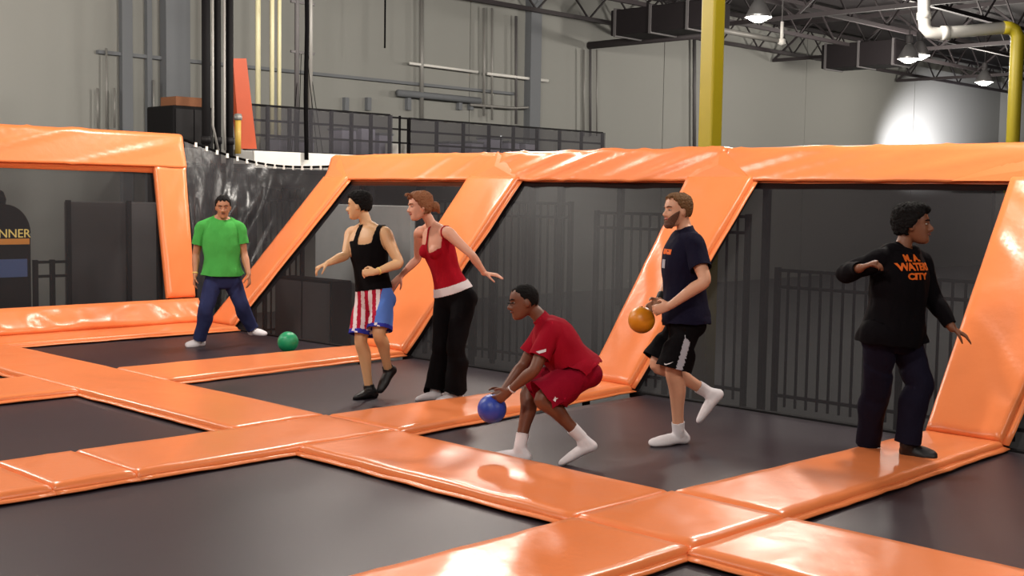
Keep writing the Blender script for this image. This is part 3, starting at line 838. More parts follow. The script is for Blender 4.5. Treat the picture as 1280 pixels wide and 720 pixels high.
# ================================================================== PEOPLE
def cr(pts, n):
    """Catmull-Rom resample of arrays (k,d)"""
    pts = np.array(pts, float); k = len(pts)
    ext = np.vstack([2 * pts[0] - pts[1], pts, 2 * pts[-1] - pts[-2]])
    out = []
    for i in range(k - 1):
        p0, p1, p2, p3 = ext[i:i + 4]
        for j in range(n):
            t = j / n
            out.append(.5 * ((2 * p1) + (-p0 + p2) * t + (2 * p0 - 5 * p1 + 4 * p2 - p3) * t * t + (-p0 + 3 * p1 - 3 * p2 + p3) * t ** 3))
    out.append(pts[-1])
    return np.array(out)

class MB:
    def __init__(s): s.V = []; s.F = []
    def ring_loft(s, rings):
        b = len(s.V); n = len(rings[0])
        for r in rings: s.V += [Vector(p) for p in r]
        for i in range(len(rings) - 1):
            for k in range(n):
                a = b + i * n + k; c = b + i * n + (k + 1) % n
                s.F.append((a, c, c + n, a + n))
        s.F.append(tuple(b + k for k in reversed(range(n))))
        s.F.append(tuple(b + (len(rings) - 1) * n + k for k in range(n)))
    def limb(s, pts, rad, n=14, sub=5, flat=None, side=None, cap=True):
        """tapered round limb through pts; flat = thickness ratio along the normal of side"""
        A = np.array([list(p) + [r] for p, r in zip(pts, rad)])
        if flat is None: flat = [1.0] * len(pts)
        A = np.hstack([A, np.array(flat)[:, None]])
        C = cr(A, sub) if len(pts) > 2 else np.array([A[0] + (A[1] - A[0]) * t for t in np.linspace(0, 1, sub + 1)])
        P = [Vector(c[:3]) for c in C]; R = [max(.002, c[3]) for c in C]; Fl = [c[4] for c in C]
        if cap:
            d0 = (P[0] - P[1]).normalized(); d1 = (P[-1] - P[-2]).normalized()
            r0, r1 = R[0], R[-1]
            hp = [P[0] + d0 * r0 * math.sin(a) for a in (1.4, 1.0, .5)]; hr = [r0 * math.cos(a) for a in (1.4, 1.0, .5)]
            tp = [P[-1] + d1 * r1 * math.sin(a) for a in (.5, 1.0, 1.4)]; tr_ = [r1 * math.cos(a) for a in (.5, 1.0, 1.4)]
            P = hp + P + tp; R = hr + R + tr_; Fl = [Fl[0]] * 3 + Fl + [Fl[-1]] * 3
        rings = []; sv = None
        for i, p in enumerate(P):
            d = (P[min(i + 1, len(P) - 1)] - P[max(i - 1, 0)]).normalized()
            if sv is None:
                sv = (Vector(side) - d * d.dot(Vector(side))).normalized() if side is not None else frame_of(d)[0]
            else:
                sv = (sv - d * sv.dot(d)).normalized()
            t = d.cross(sv)
            rings.append([p + sv * (R[i] * math.cos(2 * math.pi * k / n)) + t * (R[i] * Fl[i] * math.sin(2 * math.pi * k / n)) for k in range(n)])
        s.ring_loft(rings)
    def ball(s, c, r, n=12, m=8, ax=None):
        c = Vector(c); rings = []
        ax = ax or (Vector((1, 0, 0)), Vector((0, 1, 0)), Vector((0, 0, 1)))
        rr = r if isinstance(r, (tuple, list)) else (r, r, r)
        for i in range(1, m):
            a = -math.pi / 2 + math.pi * i / m
            rings.append([c + ax[0] * (rr[0] * math.cos(a) * math.cos(2 * math.pi * k / n)) + ax[1] * (rr[1] * math.cos(a) * math.sin(2 * math.pi * k / n)) + ax[2] * (rr[2] * math.sin(a)) for k in range(n)])
        s.ring_loft(rings)

# head profile: z, half width, front, back  (origin between the ears at eye level)
HEADP = [(-.118, .016, .070, -.035), (-.112, .030, .082, -.020), (-.098, .042, .089, .005), (-.080, .050, .090, .035), (-.060, .058, .089, .062), (-.040, .064, .089, .082), (-.020, .068, .090, .092),
         (0, .071, .088, .098), (.02, .073, .092, .101), (.045, .073, .091, .100), (.07, .067, .082, .093), (.09, .055, .066, .078), (.105, .038, .045, .055), (.115, .018, .02, .03)]
def head_surface(off, nth=40, scale=1.0, nz=34):
    """rings of the head in local (right x, forward y, up z), off(theta, z)->offset; theta 0 = forward"""
    zz = np.linspace(HEADP[0][0], HEADP[-1][0], nz)
    P = np.array(HEADP)
    rings = []
    for z in zz:
        wd, fr, bk = (np.interp(z, P[:, 0], P[:, i]) for i in (1, 2, 3))
        ring = []
        for k in range(nth):
            th = 2 * math.pi * k / nth
            c, s = math.cos(th), math.sin(th)
            e = .86
            cx = math.copysign(abs(s) ** e, s) * wd
            cy = (math.copysign(abs(c) ** e, c))
            mid = (fr - bk) / 2
            cy = mid + cy * (fr + bk) / 2
            nrm = Vector((s, c, z / .14)).normalized()
            ring.append((Vector((cx, cy, z)) + nrm * off(th if th <= math.pi else th - 2 * math.pi, z)) * scale)
        rings.append(ring)
    return rings

def laplace(V, F, it, lam=.5):
    E = set()
    for f in F:
        for i in range(len(f)):
            a, b = f[i], f[(i + 1) % len(f)]
            E.add((a, b) if a < b else (b, a))
    E = np.array(list(E))
    cnt = np.zeros(len(V)); np.add.at(cnt, E[:, 0], 1); np.add.at(cnt, E[:, 1], 1)
    cnt[cnt == 0] = 1
    for _ in range(it):
        S_ = np.zeros_like(V)
        np.add.at(S_, E[:, 0], V[E[:, 1]]); np.add.at(S_, E[:, 1], V[E[:, 0]])
        V = V + lam * (S_ / cnt[:, None] - V)
    return V

def vnormals(V, F):
    me = bpy.data.meshes.new('tmp'); me.from_pydata(V.tolist(), [], F); me.update()
    n = np.zeros(len(V) * 3); me.vertices.foreach_get('normal', n)
    bpy.data.meshes.remove(me)
    return n.reshape(-1, 3)

def remesh(mb, voxel, it=3, lam=.5):
    me = bpy.data.meshes.new('raw'); me.from_pydata([tuple(v) for v in mb.V], [], mb.F); me.update()
    o = bpy.data.objects.new('raw', me); col.objects.link(o)
    md = o.modifiers.new('r', 'REMESH'); md.mode = 'VOXEL'; md.voxel_size = voxel
    dg = bpy.context.evaluated_depsgraph_get(); dg.update()
    m2 = bpy.data.meshes.new_from_object(o.evaluated_get(dg))
    n = len(m2.vertices); V = np.zeros(n * 3); m2.vertices.foreach_get('co', V); V = V.reshape(-1, 3)
    F = [tuple(p.vertices) for p in m2.polygons]
    bpy.data.objects.remove(o); bpy.data.meshes.remove(me); bpy.data.meshes.remove(m2)
    return laplace(V, F, it, lam), F

def seg_dist(V, a, b):
    a = np.array(a); b = np.array(b); d = b - a
    t = np.clip(((V - a) @ d) / max(1e-9, d @ d), 0, 1)
    return np.linalg.norm(V - (a + t[:, None] * d), axis=1), t

class Person:
    def __init__(s, foot, J, label, skin, sc=1.0, female=False, face=None, heavy=1.0, z0=0.0, lips=None, hands=None, toes=None, headscale=1.0):
        g = on_z(foot[0], foot[1], z0)
        s.d0 = depth_of(g); s.sc = sc; s.g = g
        s.J = {k: (on_z(v[0], v[1], (z0 if v[2] == 'g' else 0.0) - .004) if isinstance(v[2], str) else at_d(v[0], v[1], s.d0 + v[2])) for k, v in J.items()}
        J = s.J
        s.root = empty('person', (g.x, g.y, z0), label, 'person')
        s.skin = skin
        h = heavy
        mb = MB()
        s.bones = []
        def bone(nm, a, b, r): s.bones.append((nm, J[a] if isinstance(a, str) else a, J[b] if isinstance(b, str) else b, r))
        shm = (J['shL'] + J['shR']) / 2; hpm = (J['hipL'] + J['hipR']) / 2
        s.pel = hpm; s.neck = J['neck']
        up = (J['neck'] - hpm).normalized(); s.up = up; s.tlen = (J['neck'] - hpm).length
        latH = (J['hipL'] - J['hipR']).normalized(); latS = (J['shL'] - J['shR']).normalized()
        s.lat = latS; s.front = latS.cross(up).normalized(); s.frontH = latH.cross(up).normalized()
        fr = s.front
        # torso
        if female: T = [(-.17, .10, .09), (-.08, .168, .118), (.05, .172, .122), (.22, .142, .102), (.40, .125, .095), (.60, .142, .112), (.78, .150, .112), (.92, .130, .080), (1.0, .075, .060)]
        else: T = [(-.17, .10, .09), (-.08, .158, .112), (.05, .165, .120), (.22, .152, .112), (.42, .152, .110), (.62, .172, .122), (.80, .178, .120), (.93, .150, .088), (1.0, .080, .065)]
        rings = []; C = cr([list(t) for t in T], 3)
        bend = (shm - hpm); 
        for (t, wd, dp) in C:
            tt = min(max(t, 0), 1)
            c = hpm + up * (t * s.tlen)
            lt = latH.lerp(latS, min(1, max(0, tt * 1.3))).normalized()
            f = lt.cross(up).normalized(); lt = up.cross(f).normalized()
            c = c + f * (.012 * math.sin(math.pi * tt) * sc)
            rings.append([c + lt * (wd * sc * h * math.copysign(abs(math.cos(a)) ** .85, math.cos(a))) + f * (dp * sc * h * math.copysign(abs(math.sin(a)) ** .9, math.sin(a))) for a in [2 * math.pi * k / 28 for k in range(28)]])
        mb.ring_loft(rings)
        if female:
            for sg in (1, -1): mb.ball(hpm + up * (.70 * s.tlen) + latS * (sg * .066 * sc) + fr * (.095 * sc), (.062 * sc, .062 * sc, .06 * sc))
        bone('pelvis', hpm - up * (.1 * sc), hpm + up * (.12 * s.tlen), .15 * sc)
        bone('torso', hpm + up * (.12 * s.tlen), hpm + up * (.86 * s.tlen), .14 * sc)
        bone('neckb', hpm + up * (.98 * s.tlen), 'head', .055 * sc)
        # glutes
        for sg, k in ((1, 'hipL'), (-1, 'hipR')):
            mb.ball(J[k] - s.frontH * (.040 * sc) - up * (.03 * sc), .078 * sc * h)
        # arms
        fa = .86 if female else 1.0
        for L in 'LR':
            sh, el, wr = J['sh' + L], J['el' + L], J['wr' + L]
            mb.limb([shm.lerp(sh, .55) + up * .01, sh, sh.lerp(el, .3), sh.lerp(el, .65), el, el.lerp(wr, .3), el.lerp(wr, .7), wr], [x * sc * fa * h for x in (.055, .062, .055, .047, .040, .043, .033, .027)])
            mb.limb([J['neck'] + up * (.035 * sc), J['neck'].lerp(sh, .5) + up * (.012 * sc), sh], [.042 * sc * fa, .048 * sc * fa, .05 * sc * fa])
            bone('ua' + L, sh, el, .05 * sc); bone('fa' + L, el, wr, .038 * sc)
            s.hand(mb, L, wr, el, hands[L] if hands else None)
            hd = Vector(hands[L]['d']).normalized()
            bone('hand' + L, wr + hd * .01, wr + hd * (.17 * sc), .04 * sc)
            hp, kn, an, to = J['hip' + L], J['kn' + L], J['an' + L], J['to' + L]
            ft = 1.04 if female else 1.0
            sh_d = (an - kn).normalized()
            back = s.frontH
            kb = ((hp - kn).normalized() + (an - kn).normalized())
            calf = (-(to - an)); calf = calf - sh_d * calf.dot(sh_d)
            calf = calf.normalized() * (.018 * sc) if calf.length > 1e-4 else Vector((0, 0, 0))
            mb.limb([hp, hp.lerp(kn, .33), hp.lerp(kn, .7), kn, kn.lerp(an, .28) + calf, kn.lerp(an, .62) + calf * .4, an], [x * sc * h * ft for x in (.092, .086, .068, .056, .058, .043, .036)])
            bone('th' + L, hp, kn, .075 * sc); bone('sn' + L, kn, an, .048 * sc)
            # foot
            fd = (to - an); 
            heel = J.get('he' + L)
            if heel is None:
                fh = Vector((fd.x, fd.y, 0)).normalized(); heel = an - fh * (.045 * sc) + Vector((0, 0, -.055 * sc))
            fdir = (to - heel).normalized()
            sidev = fdir.cross((an - heel).normalized()).normalized()
            upf = sidev.cross(fdir).normalized()
            L_ = (to - heel).length
            hl = heel + upf * (.030 * sc) + fdir * (.02 * sc)
            mb.limb([hl, heel.lerp(to, .35) + upf * (.036 * sc), heel.lerp(to, .68) + upf * (.026 * sc), heel.lerp(to, .92) + upf * (.018 * sc)], [.036 * sc, .040 * sc, .048 * sc, .040 * sc], flat=[.95, .85, .60, .48], side=sidev)
            mb.limb([an + (kn - an).normalized() * (.03 * sc), an, heel.lerp(to, .30) + upf * (.035 * sc)], [.036 * sc, .037 * sc, .036 * sc])
            mb.limb([an, hl], [.034 * sc, .034 * sc])
            bone('ft' + L, hl, heel.lerp(to, .92) + upf * (.02 * sc), .04 * sc)
        # head
        hc = J['head']; fv, uv = face
        fw = Vector(fv).normalized(); uh = Vector(uv); uh = (uh - fw * uh.dot(fw)).normalized(); rt = fw.cross(uh)
        hs = sc * headscale
        s.hs = hs
        s.HM = Matrix(((rt.x, fw.x, uh.x, hc.x), (rt.y, fw.y, uh.y, hc.y), (rt.z, fw.z, uh.z, hc.z), (0, 0, 0, 1)))
        def base_off(th, z):
            o = 0.0
            if abs(th) < 1.0:
                for sg in (1, -1):   # eye sockets
                    o -= .007 * math.exp(-(((th - sg * .42) / .17) ** 2 + ((z - .002) / .014) ** 2))
                o += .005 * math.exp(-((z - .024) / .010) ** 2) * math.exp(-(th / .7) ** 2)      # brow
                o += .004 * math.exp(-(((abs(th) - .62) / .2) ** 2 + ((z + .03) / .02) ** 2))    # cheek
                o += .004 * math.exp(-((th / .25) ** 2 + ((z + .062) / .012) ** 2))               # lips
                o += .004 * math.exp(-((th / .25) ** 2 + ((z + .100) / .014) ** 2))               # chin
            return o
        s.base_off = base_off
        mb.ring_loft([[s.HM @ p for p in r] for r in head_surface(base_off, scale=hs)])
        H = lambda x, y, z: s.HM @ (Vector((x, y, z)) * hs)
        mb.limb([H(0, .084, .012), H(0, .098, -.012), H(0, .108, -.030), H(0, .096, -.040)], [x * hs for x in (.009, .010, .014, .010)], n=10)
        for sg in (1, -1):
            mb.ball(H(sg * .015, .096, -.036), .010 * hs, 8, 6)
            mb.ball(H(sg * .074, -.004, -.012), (.010 * hs, .020 * hs, .032 * hs), 10, 8, (rt, fw, uh))
        nb = J['neck']
        mb.limb([nb - up * (.03 * sc), nb.lerp(hc, .45) - fw * (.008), hc - uh * (.035 * hs) - fw * (.012 * hs)], [.060 * sc * (fa * .95), .054 * sc * (fa * .95), .054 * sc * (fa * .95)])
        bone('headb', hc - uh * .04, hc + uh * .05, .08 * sc)
        s.V, s.F = remesh(mb, .0065 * max(.9, sc), 4, .5)
        s.N = vnormals(s.V, s.F)
        s.label()
        me = bpy.data.meshes.new('body'); me.from_pydata(s.V.tolist(), [], s.F); me.update()
        s.body = link_mesh('body', me, skin, s.root, True)
        # face details
        eyew = M['eye_white']; 
        for sg in (1, -1):
            e = MB(); e.ball(H(sg * .031, .0775, .001), (.0125 * hs, .009 * hs, .0055 * hs), 12, 8, (rt, fw, uh))
            eo = from_py('eye', e.V, e.F, eyew, s.body, True)
            e = MB(); e.ball(H(sg * .031, .0872, .001), (.0055 * hs, .003 * hs, .0052 * hs), 10, 6, (rt, fw, uh))
            e2 = MB()
            from_py('iris', e.V, e.F, M['iris'], s.body, True)
        s.lips = lips
        m_ = MB()
        m_.limb([H(-.024, .083, -.061), H(-.011, .0945, -.059), H(0, .0965, -.061), H(.011, .0945, -.059), H(.024, .083, -.061)], [x * hs for x in (.003, .006, .0065, .006, .003)], n=8, sub=3)
        from_py('mouth', m_.V, m_.F, lips, s.body, True)
        s.H = H; s.rt, s.fw, s.uh = rt, fw, uh

    def hand(s, mb, L, wr, el, spec):
        sc = s.sc * .97
        d = (wr - el).normalized(); n = s.front if spec is None else None
        curl = .35; splay = .05; grip = None
        if spec:
            d = Vector(spec.get('d', d)).normalized(); n = Vector(spec.get('n', s.front)); curl = spec.get('curl', .35)
        else:
            n = (s.lat * (-1 if L == 'L' else 1))
        n = (n - d * n.dot(d)).normalized()
        ts = d.cross(n) * (1 if L == 'R' else -1)
        kc = wr + d * (.088 * sc)
        mb.limb([wr - d * .01, wr + d * (.03 * sc), kc], [.026 * sc, .036 * sc, .040 * sc], flat=[.8, .48, .36], side=ts)
        for i, (off, ln, rd) in enumerate(((.031, .070, .0092), (.0105, .079, .0095), (-.0105, .074, .0092), (-.031, .058, .0082))):
            b = kc + ts * (off * sc) - d * (.010 * sc)
            fdv = (d + ts * (off * 2.6)).normalized()
            pts = [b]; a = 0
            for q in (.45, .31, .24):
                a += curl
                v = fdv * math.cos(a) + n * math.sin(a)
                pts.append(pts[-1] + v * (ln * q * sc * 1.1 + (.008 * sc if q == .45 else 0)))
            mb.limb(pts, [rd * sc, rd * sc, rd * .92 * sc, rd * .8 * sc], n=8, sub=3)
        tb = wr + d * (.022 * sc) + ts * (.024 * sc)
        t1 = tb + (d * .62 + ts * .62 + n * .35).normalized() * (.045 * sc)
        t2 = t1 + (d * .85 + ts * .25 + n * .5 * (1 + curl)).normalized() * (.034 * sc)
        t3 = t2 + (d * .9 - ts * .05 + n * .6 * (1 + curl)).normalized() * (.026 * sc)
        mb.limb([tb, t1, t2, t3], [.015 * sc, .0125 * sc, .0105 * sc, .009 * sc], n=8, sub=3)

    def label(s):
        best = np.full(len(s.V), 1e9); lab = np.zeros(len(s.V), int); T = np.zeros(len(s.V))
        s.names = [b[0] for b in s.bones]
        for i, (nm, a, b, r) in enumerate(s.bones):
            d, t = seg_dist(s.V, a, b); e = d / r if nm not in ('torso', 'pelvis') else d / (r * 1.05)
            m = e < best; best[m] = e[m]; lab[m] = i; T[m] = t[m]
        s.lab = lab; s.T = T
        P = s.V - np.array(s.pel)
        s.hgt = P @ np.array(s.up); s.latc = P @ np.array(s.lat); s.frc = P @ np.array(s.front)
    def isl(s, *nm):
        return np.isin(s.lab, [s.names.index(n) for n in nm])

    def garment(s, name, mask, off, m, parent=None, it=6, wr=.004, wf=9.0, thick=.006, seed=0.0, facemat=None, drape=0.0):
        keep = mask
        idx = [i for i, f in enumerate(s.F) if all(keep[v] for v in f)]
        if not idx: print('EMPTY garment', name); return None
        used = sorted({v for i in idx for v in s.F[i]})
        mp = {v: k for k, v in enumerate(used)}
        F = [tuple(mp[v] for v in s.F[i]) for i in idx]
        # drop loose islands
        par = list(range(len(used)))
        def find(a):
            while par[a] != a: par[a] = par[par[a]]; a = par[a]
            return a
        for f in F:
            r0 = find(f[0])
            for v in f[1:]:
                r1 = find(v)
                if r1 != r0: par[r1] = r0
        cnt = {}
        for k in range(len(used)): r_ = find(k); cnt[r_] = cnt.get(r_, 0) + 1
        big = {r_ for r_, c in cnt.items() if c > 120}
        F = [f for f in F if find(f[0]) in big]
        V0 = s.V[used]; N = s.N[used]; o = off[used] if isinstance(off, np.ndarray) else np.full(len(used), off)
        V = V0 + N * o[:, None]
        V = laplace(V, F, it, .5)
        # never sink under the skin
        dd = ((V - V0) * N).sum(1); lo = np.minimum(o, .006)
        V = V + N * np.maximum(0, lo - dd)[:, None]
        if wr:
            N2 = vnormals(V, F)
            w_ = np.array([noise.noise((p[0] * wf + seed, p[1] * wf, p[2] * wf * .8)) + .6 * noise.noise((p[0] * wf * 2.3, p[1] * wf * 2.3 + seed, p[2] * wf * 1.2)) for p in V])
            V = V + N2 * (np.maximum(-.7, w_) * wr)[:, None]
        me = bpy.data.meshes.new(name)
        lu = sorted({v for f in F for v in f}); m2 = {v: k for k, v in enumerate(lu)}
        F = [tuple(m2[v] for v in f) for f in F]; V = V[lu]
        me.from_pydata(V.tolist(), [], F); me.update()
        ob = link_mesh(name, me, m, parent or s.root, True)
        if facemat is not None:
            src = [used[k] for k in lu]
            me.polygons.foreach_set('material_index', [int(facemat(src[f[0]], V[f[0]])) for f in F])
        md = ob.modifiers.new('thick', 'SOLIDIFY'); md.thickness = thick; md.offset = -1
        return ob

    def hair(s, fn, m, name='hair'):
        """fn(theta,z)->offset in metres; -.02 hides"""
        mb = MB(); mb.ring_loft([[s.HM @ p for p in r] for r in head_surface(fn, 110, s.hs, 70)])
        V = np.array([list(v) for v in mb.V])
        return from_py(name, mb.V, mb.F, m, s.body, True)

    def brow(s, m):
        H, hs = s.H, s.hs
        for sg in (1, -1):
            b = MB(); b.limb([H(sg * .014, .0965, .021), H(sg * .032, .0915, .026), H(sg * .050, .0760, .021)], [.0038 * hs, .0046 * hs, .0025 * hs], n=6, sub=3)
            from_py('eyebrow', b.V, b.F, m, s.body, True)

def stamp(ob, me, centre, right, up_, out, parent, m, name='print', lift=.003):
    """lay a flat mesh (x,y) on a garment by casting onto it"""
    dg = bpy.context.evaluated_depsgraph_get(); dg.update()
    vs = [v.co.copy() for v in ob.data.vertices]; bv = BVHTree.FromPolygons(vs, [tuple(p.vertices) for p in ob.data.polygons])
    bm = bmesh.new(); bm.from_mesh(me)
    bmesh.ops.triangulate(bm, faces=bm.faces[:])
    bmesh.ops.subdivide_edges(bm, edges=[e for e in bm.edges if e.calc_length() > .02], cuts=2)
    for v in bm.verts:
        p = centre + right * v.co.x + up_ * v.co.y
        hit = bv.ray_cast(p + out * .4, -out)
        q = hit[0] if hit[0] is not None else p
        v.co = q + out * (lift + v.co.z)
    m2 = bpy.data.meshes.new(name); bm.to_mesh(m2); bm.free()
    m2.materials.clear()
    return link_mesh(name, m2, m, parent)

def sstep(a, b, x):
    t = np.clip((x - a) / (b - a), 0, 1); return t * t * (3 - 2 * t)

M['eye_white'] = mat('eye_white', (176, 164, 154), .4)
M['iris'] = mat('iris_dark', (36, 24, 18), .3)
def skin(n, c): return mat(n, c, .5, var=.06, scale=14, bump=.03, bscale=120)
M['sk_fair'] = skin('fair_skin', (214, 158, 128)); M['sk_tan'] = skin('tan_skin', (216, 168, 124)); M['sk_pink'] = skin('pink_skin', (218, 158, 132))
M['sk_brown'] = skin('brown_skin', (182, 126, 94)); M['sk_dark'] = skin('dark_brown_skin', (112, 66, 46)); M['sk_deep'] = skin('deep_brown_skin', (124, 76, 52))
M['lip_pink'] = mat('lip_pink', (176, 98, 88), .4); M['lip_dark'] = mat('lip_dark', (110, 60, 52), .4)
M['hair_black'] = mat('black_hair', (17, 14, 14), .8, bump=.5, bscale=70, spec=.15); M['hair_brown'] = mat('light_brown_hair', (112, 80, 52), .75, spec=.2, bump=.6, bscale=90)
M['hair_red'] = mat('auburn_hair', (134, 84, 54), .7, spec=.25, bump=.6, bscale=80); M['beard'] = mat('brown_beard', (96, 58, 38), .7, bump=.7, bscale=120)
def cloth(n, c, r=.9): return mat(n, c, r, var=.08, scale=9, bump=.1, bscale=40, spec=.12)
M['green_tee'] = cloth('green_jersey', (74, 164, 76)); M['jeans'] = cloth('blue_denim', (48, 54, 92)); M['navy_tee'] = cloth('navy_jersey', (20, 18, 38))
M['black_cloth'] = cloth('black_cloth', (9, 7, 10)); M['red_tee'] = cloth('red_jersey', (150, 12, 34)); M['red_shorts'] = cloth('red_shorts_cloth', (138, 10, 36))
M['red_top'] = cloth('red_knit', (158, 14, 32)); M['white_sock'] = cloth('white_cotton', (226, 220, 224)); M['white_trim'] = cloth('white_trim', (222, 212, 214))
M['flag_red'] = cloth('flag_red', (176, 30, 58)); M['flag_white'] = cloth('flag_white', (230, 218, 222)); M['flag_blue'] = cloth('flag_blue', (52, 56, 160)); M['flag_sky'] = cloth('flag_light_blue', (92, 130, 214))
M['hoodie'] = cloth('black_fleece', (9, 6, 10)); M['dark_jeans'] = cloth('dark_denim', (22, 20, 36)); M['print_orange'] = cloth('orange_print', (226, 104, 36), .6)
M['print_grey'] = cloth('grey_print', (170, 170, 180), .6); M['shoe_black'] = mat('black_shoe', (18, 16, 19), .5); M['band'] = mat('wristband', (240, 208, 120), .5); M['band_black'] = mat('black_glove', (24, 22, 22), .6)

VW = lambda r, u, f: _R * r + _U * u + _F * f      # direction from picture right / up / away
UP = Vector((0, 0, 1))

def tee(p, m, hem=-.10, sleeve=.58, loose=.022, name='shirt', seed=0.0, neck=.0, wr=.006, low=.03, facemat=None, thigh=.16):
    h = p.hgt; tl = p.tlen
    tor = (p.isl('torso', 'pelvis') | (p.isl('thL', 'thR') & (p.T < thigh))) & (h > hem)
    neckd = np.linalg.norm(p.V - np.array(p.neck + p.front * (.01)), axis=1)
    nk = p.isl('neckb') & (p.T < .10 + neck)
    sl = (p.isl('uaL', 'uaR') & (p.T < sleeve))
    if sleeve > 1: sl = p.isl('uaL', 'uaR') | (p.isl('faL', 'faR') & (p.T < sleeve - 1))
    mask = (tor | nk | sl) & (np.linalg.norm(p.V - np.array(p.J['head']), axis=1) > .142 * p.hs)
    off = np.full(len(p.V), .010) + loose * sstep(tl * .95, tl * .45, h) + low * sstep(tl * .4, hem, h)
    a = p.isl('uaL', 'uaR'); off[a] = .008 + .030 * p.T[a] * (1 if sleeve < 1 else .6)
    f = p.isl('faL', 'faR'); off[f] = .024 - .010 * p.T[f]
    return p.garment(name, mask, off, m, it=10, wr=wr, seed=seed, facemat=facemat)

def shorts(p, m, waist=.06, hem=.80, flare=.05, name='shorts', base=.012, seed=1.0, facemat=None, legs='LR', wr=.006):
    th = (p.isl('thL') & (p.T < hem)) | (p.isl('thR') & (p.T < hem))
    pe = p.isl('pelvis', 'torso') & (p.hgt < waist)
    off = np.full(len(p.V), base); t = p.isl('thL', 'thR'); off[t] = base + flare * p.T[t] ** 1.2
    return p.garment(name, th | pe, off, m, it=14, wr=wr, seed=seed, facemat=facemat)

def trousers(p, m, waist=.05, base=.012, knee=.020, hemo=.04, end=.97, name='trousers', seed=2.0, wr=.007):
    mask = p.isl('thL', 'thR') | (p.isl('snL', 'snR') & (p.T < end)) | (p.isl('pelvis', 'torso') & (p.hgt < waist))
    off = np.full(len(p.V), base); t = p.isl('thL', 'thR'); off[t] = base + (knee - base) * p.T[t]
    t = p.isl('snL', 'snR'); off[t] = knee + (hemo - knee) * p.T[t]
    return p.garment(name, mask, off, m, it=10, wr=wr, seed=seed)

def sock(p, L, m, top=.78, name='sock', off=.006, it=3):
    mask = p.isl('ft' + L) | (p.isl('sn' + L) & (p.T > top))
    return p.garment(name, mask, off, m, it=it, wr=.0015, wf=22, thick=.004)

def head_hair(front_line, side_line, back_line, vol, top_vol=None, fade=.012):
    """returns offset fn; *_line heights (z) above which hair grows for front / side / back"""
    def fn(th, z):
        a = abs(th)
        jag = .006 * math.sin(th * 11 + 1) + .004 * math.sin(th * 27)
        if a < 1.25: line = front_line + (side_line - front_line) * max(0, (a - .75) / .5)
        else: line = side_line + (back_line - side_line) * min(1, (a - 1.25) / .7)
        k = max(0.0, min(1.0, (z - line - jag) / fade))
        v = vol if top_vol is None else vol + (top_vol - vol) * max(0, min(1, (z - .02) / .07))
        n_ = .35 * vol * noise.noise((th * 7, z * 40, vol * 99)) + .30 * vol * noise.noise((th * 16, z * 95, 3.0))
        return -.022 + k * (.022 + v + n_)
    return fn

def band(p, L, m, name='wristband', t0=.86, t1=.97):
    mask = p.isl('fa' + L) & (p.T > t0) & (p.T < t1)
    used = p.garment(name, mask, .004, m, it=1, wr=0, thick=.003)
    return used

def ball(px, py, d, r, rgb, label, rest_z=None):
    c = at_d(px, py, d)
    if rest_z is not None: c = Vector((c.x, c.y, rest_z + r))
    o = empty('rubber_ball', (c.x, c.y, c.z - r), label, 'ball', 'rubber dodgeballs')
    b = MB(); b.ball(c, r, 32, 20)
    s_ = from_py('shell', b.V, b.F, mat('rubber_' + label.split()[0], rgb, .38, var=.05, bump=.08, bscale=150), o, True)
    vp = c + (CAM - c).normalized() * r * .2 + UP * r * .985
    lathe('valve', [(.001, .004), (.006, .003), (.007, 0), (.001, -.002)], M['black'], o, 10, (c.x, c.y, c.z + r - .001))
    return c

# ------------------------------------------------------------------ bearded man in navy shirt
p = Person((838, 554), dict(head=(847, 263, -.02), neck=(857, 290, 0), shL=(867, 304, -.15), shR=(851, 305, .19), elL=(881, 351, -.29), wrL=(838, 382, -.25), elR=(838, 350, .34), wrR=(824, 376, .20),
    hipL=(860, 401, -.085), hipR=(856, 401, .095), knL=(842, 465, -.10), anL=(848, 538, .0), toL=(814, 556.5, 'g'), heL=(858, 552.5, 'g'), knR=(822, 456, .05), anR=(884, 490, .13), toR=(876, 527, .10), heR=(904, 494, .13)),
    'bearded man in navy T-shirt and black shorts holding an orange ball, walking left', M['sk_fair'], .99, heavy=1.06,
    face=(VW(-1, -.02, -.42), VW(.05, 1, 0)), lips=M['lip_pink'], hands={'L': {'d': VW(-.88, -.30, .40), 'n': VW(-.3, -.2, .9), 'curl': .36}, 'R': {'d': VW(-.8, -.55, -.40), 'n': VW(-.25, -.3, -.9), 'curl': .36}})
s_ = tee(p, M['navy_tee'], hem=-.03, sleeve=.70, loose=.022, seed=1, low=.012)
p.hair(head_hair(.075, .03, -.05, .012, .016), M['hair_brown'])
def beard_fn(th, z):
    a = abs(th)
    if a > 1.35: return -.022
    top = -.045 + (.040 * max(0, (a - .35) / .8)); k = max(0, min(1, (top - z) / .012))
    if a < .32 and -.070 < z < -.050: k *= .15
    return -.022 + k * (.022 + .012 + .004 * (z < -.09))
p.hair(beard_fn, M['beard'], 'beard')
p.brow(M['beard'])
sh_ = shorts(p, [M['black_cloth'], M['print_grey']], waist=.05, hem=.95, flare=.062, facemat=lambda v, c: 1 if (p.names[p.lab[v]] == 'thL' and p.T[v] > .1 and abs((c - np.array(p.J['hipL'] + (p.J['knL'] - p.J['hipL']) * p.T[v])) @ np.array(_R) - .018) < .022 and (c - np.array(p.J['hipL'])) @ np.array(_F) < 0.03) else 0)
for L in 'LR': sock(p, L, M['white_sock'], .84 if L == 'L' else .80)
band(p, 'R', M['band_black'], 'glove_cuff', .7, .99)
ce = s_
me = text_mesh('CITY', .075, .001)
fc = p.pel + p.up * (p.tlen * .78)
outv = (p.front + p.lat * .35).normalized(); rv = UP.cross(outv).normalized(); uv_ = outv.cross(rv)
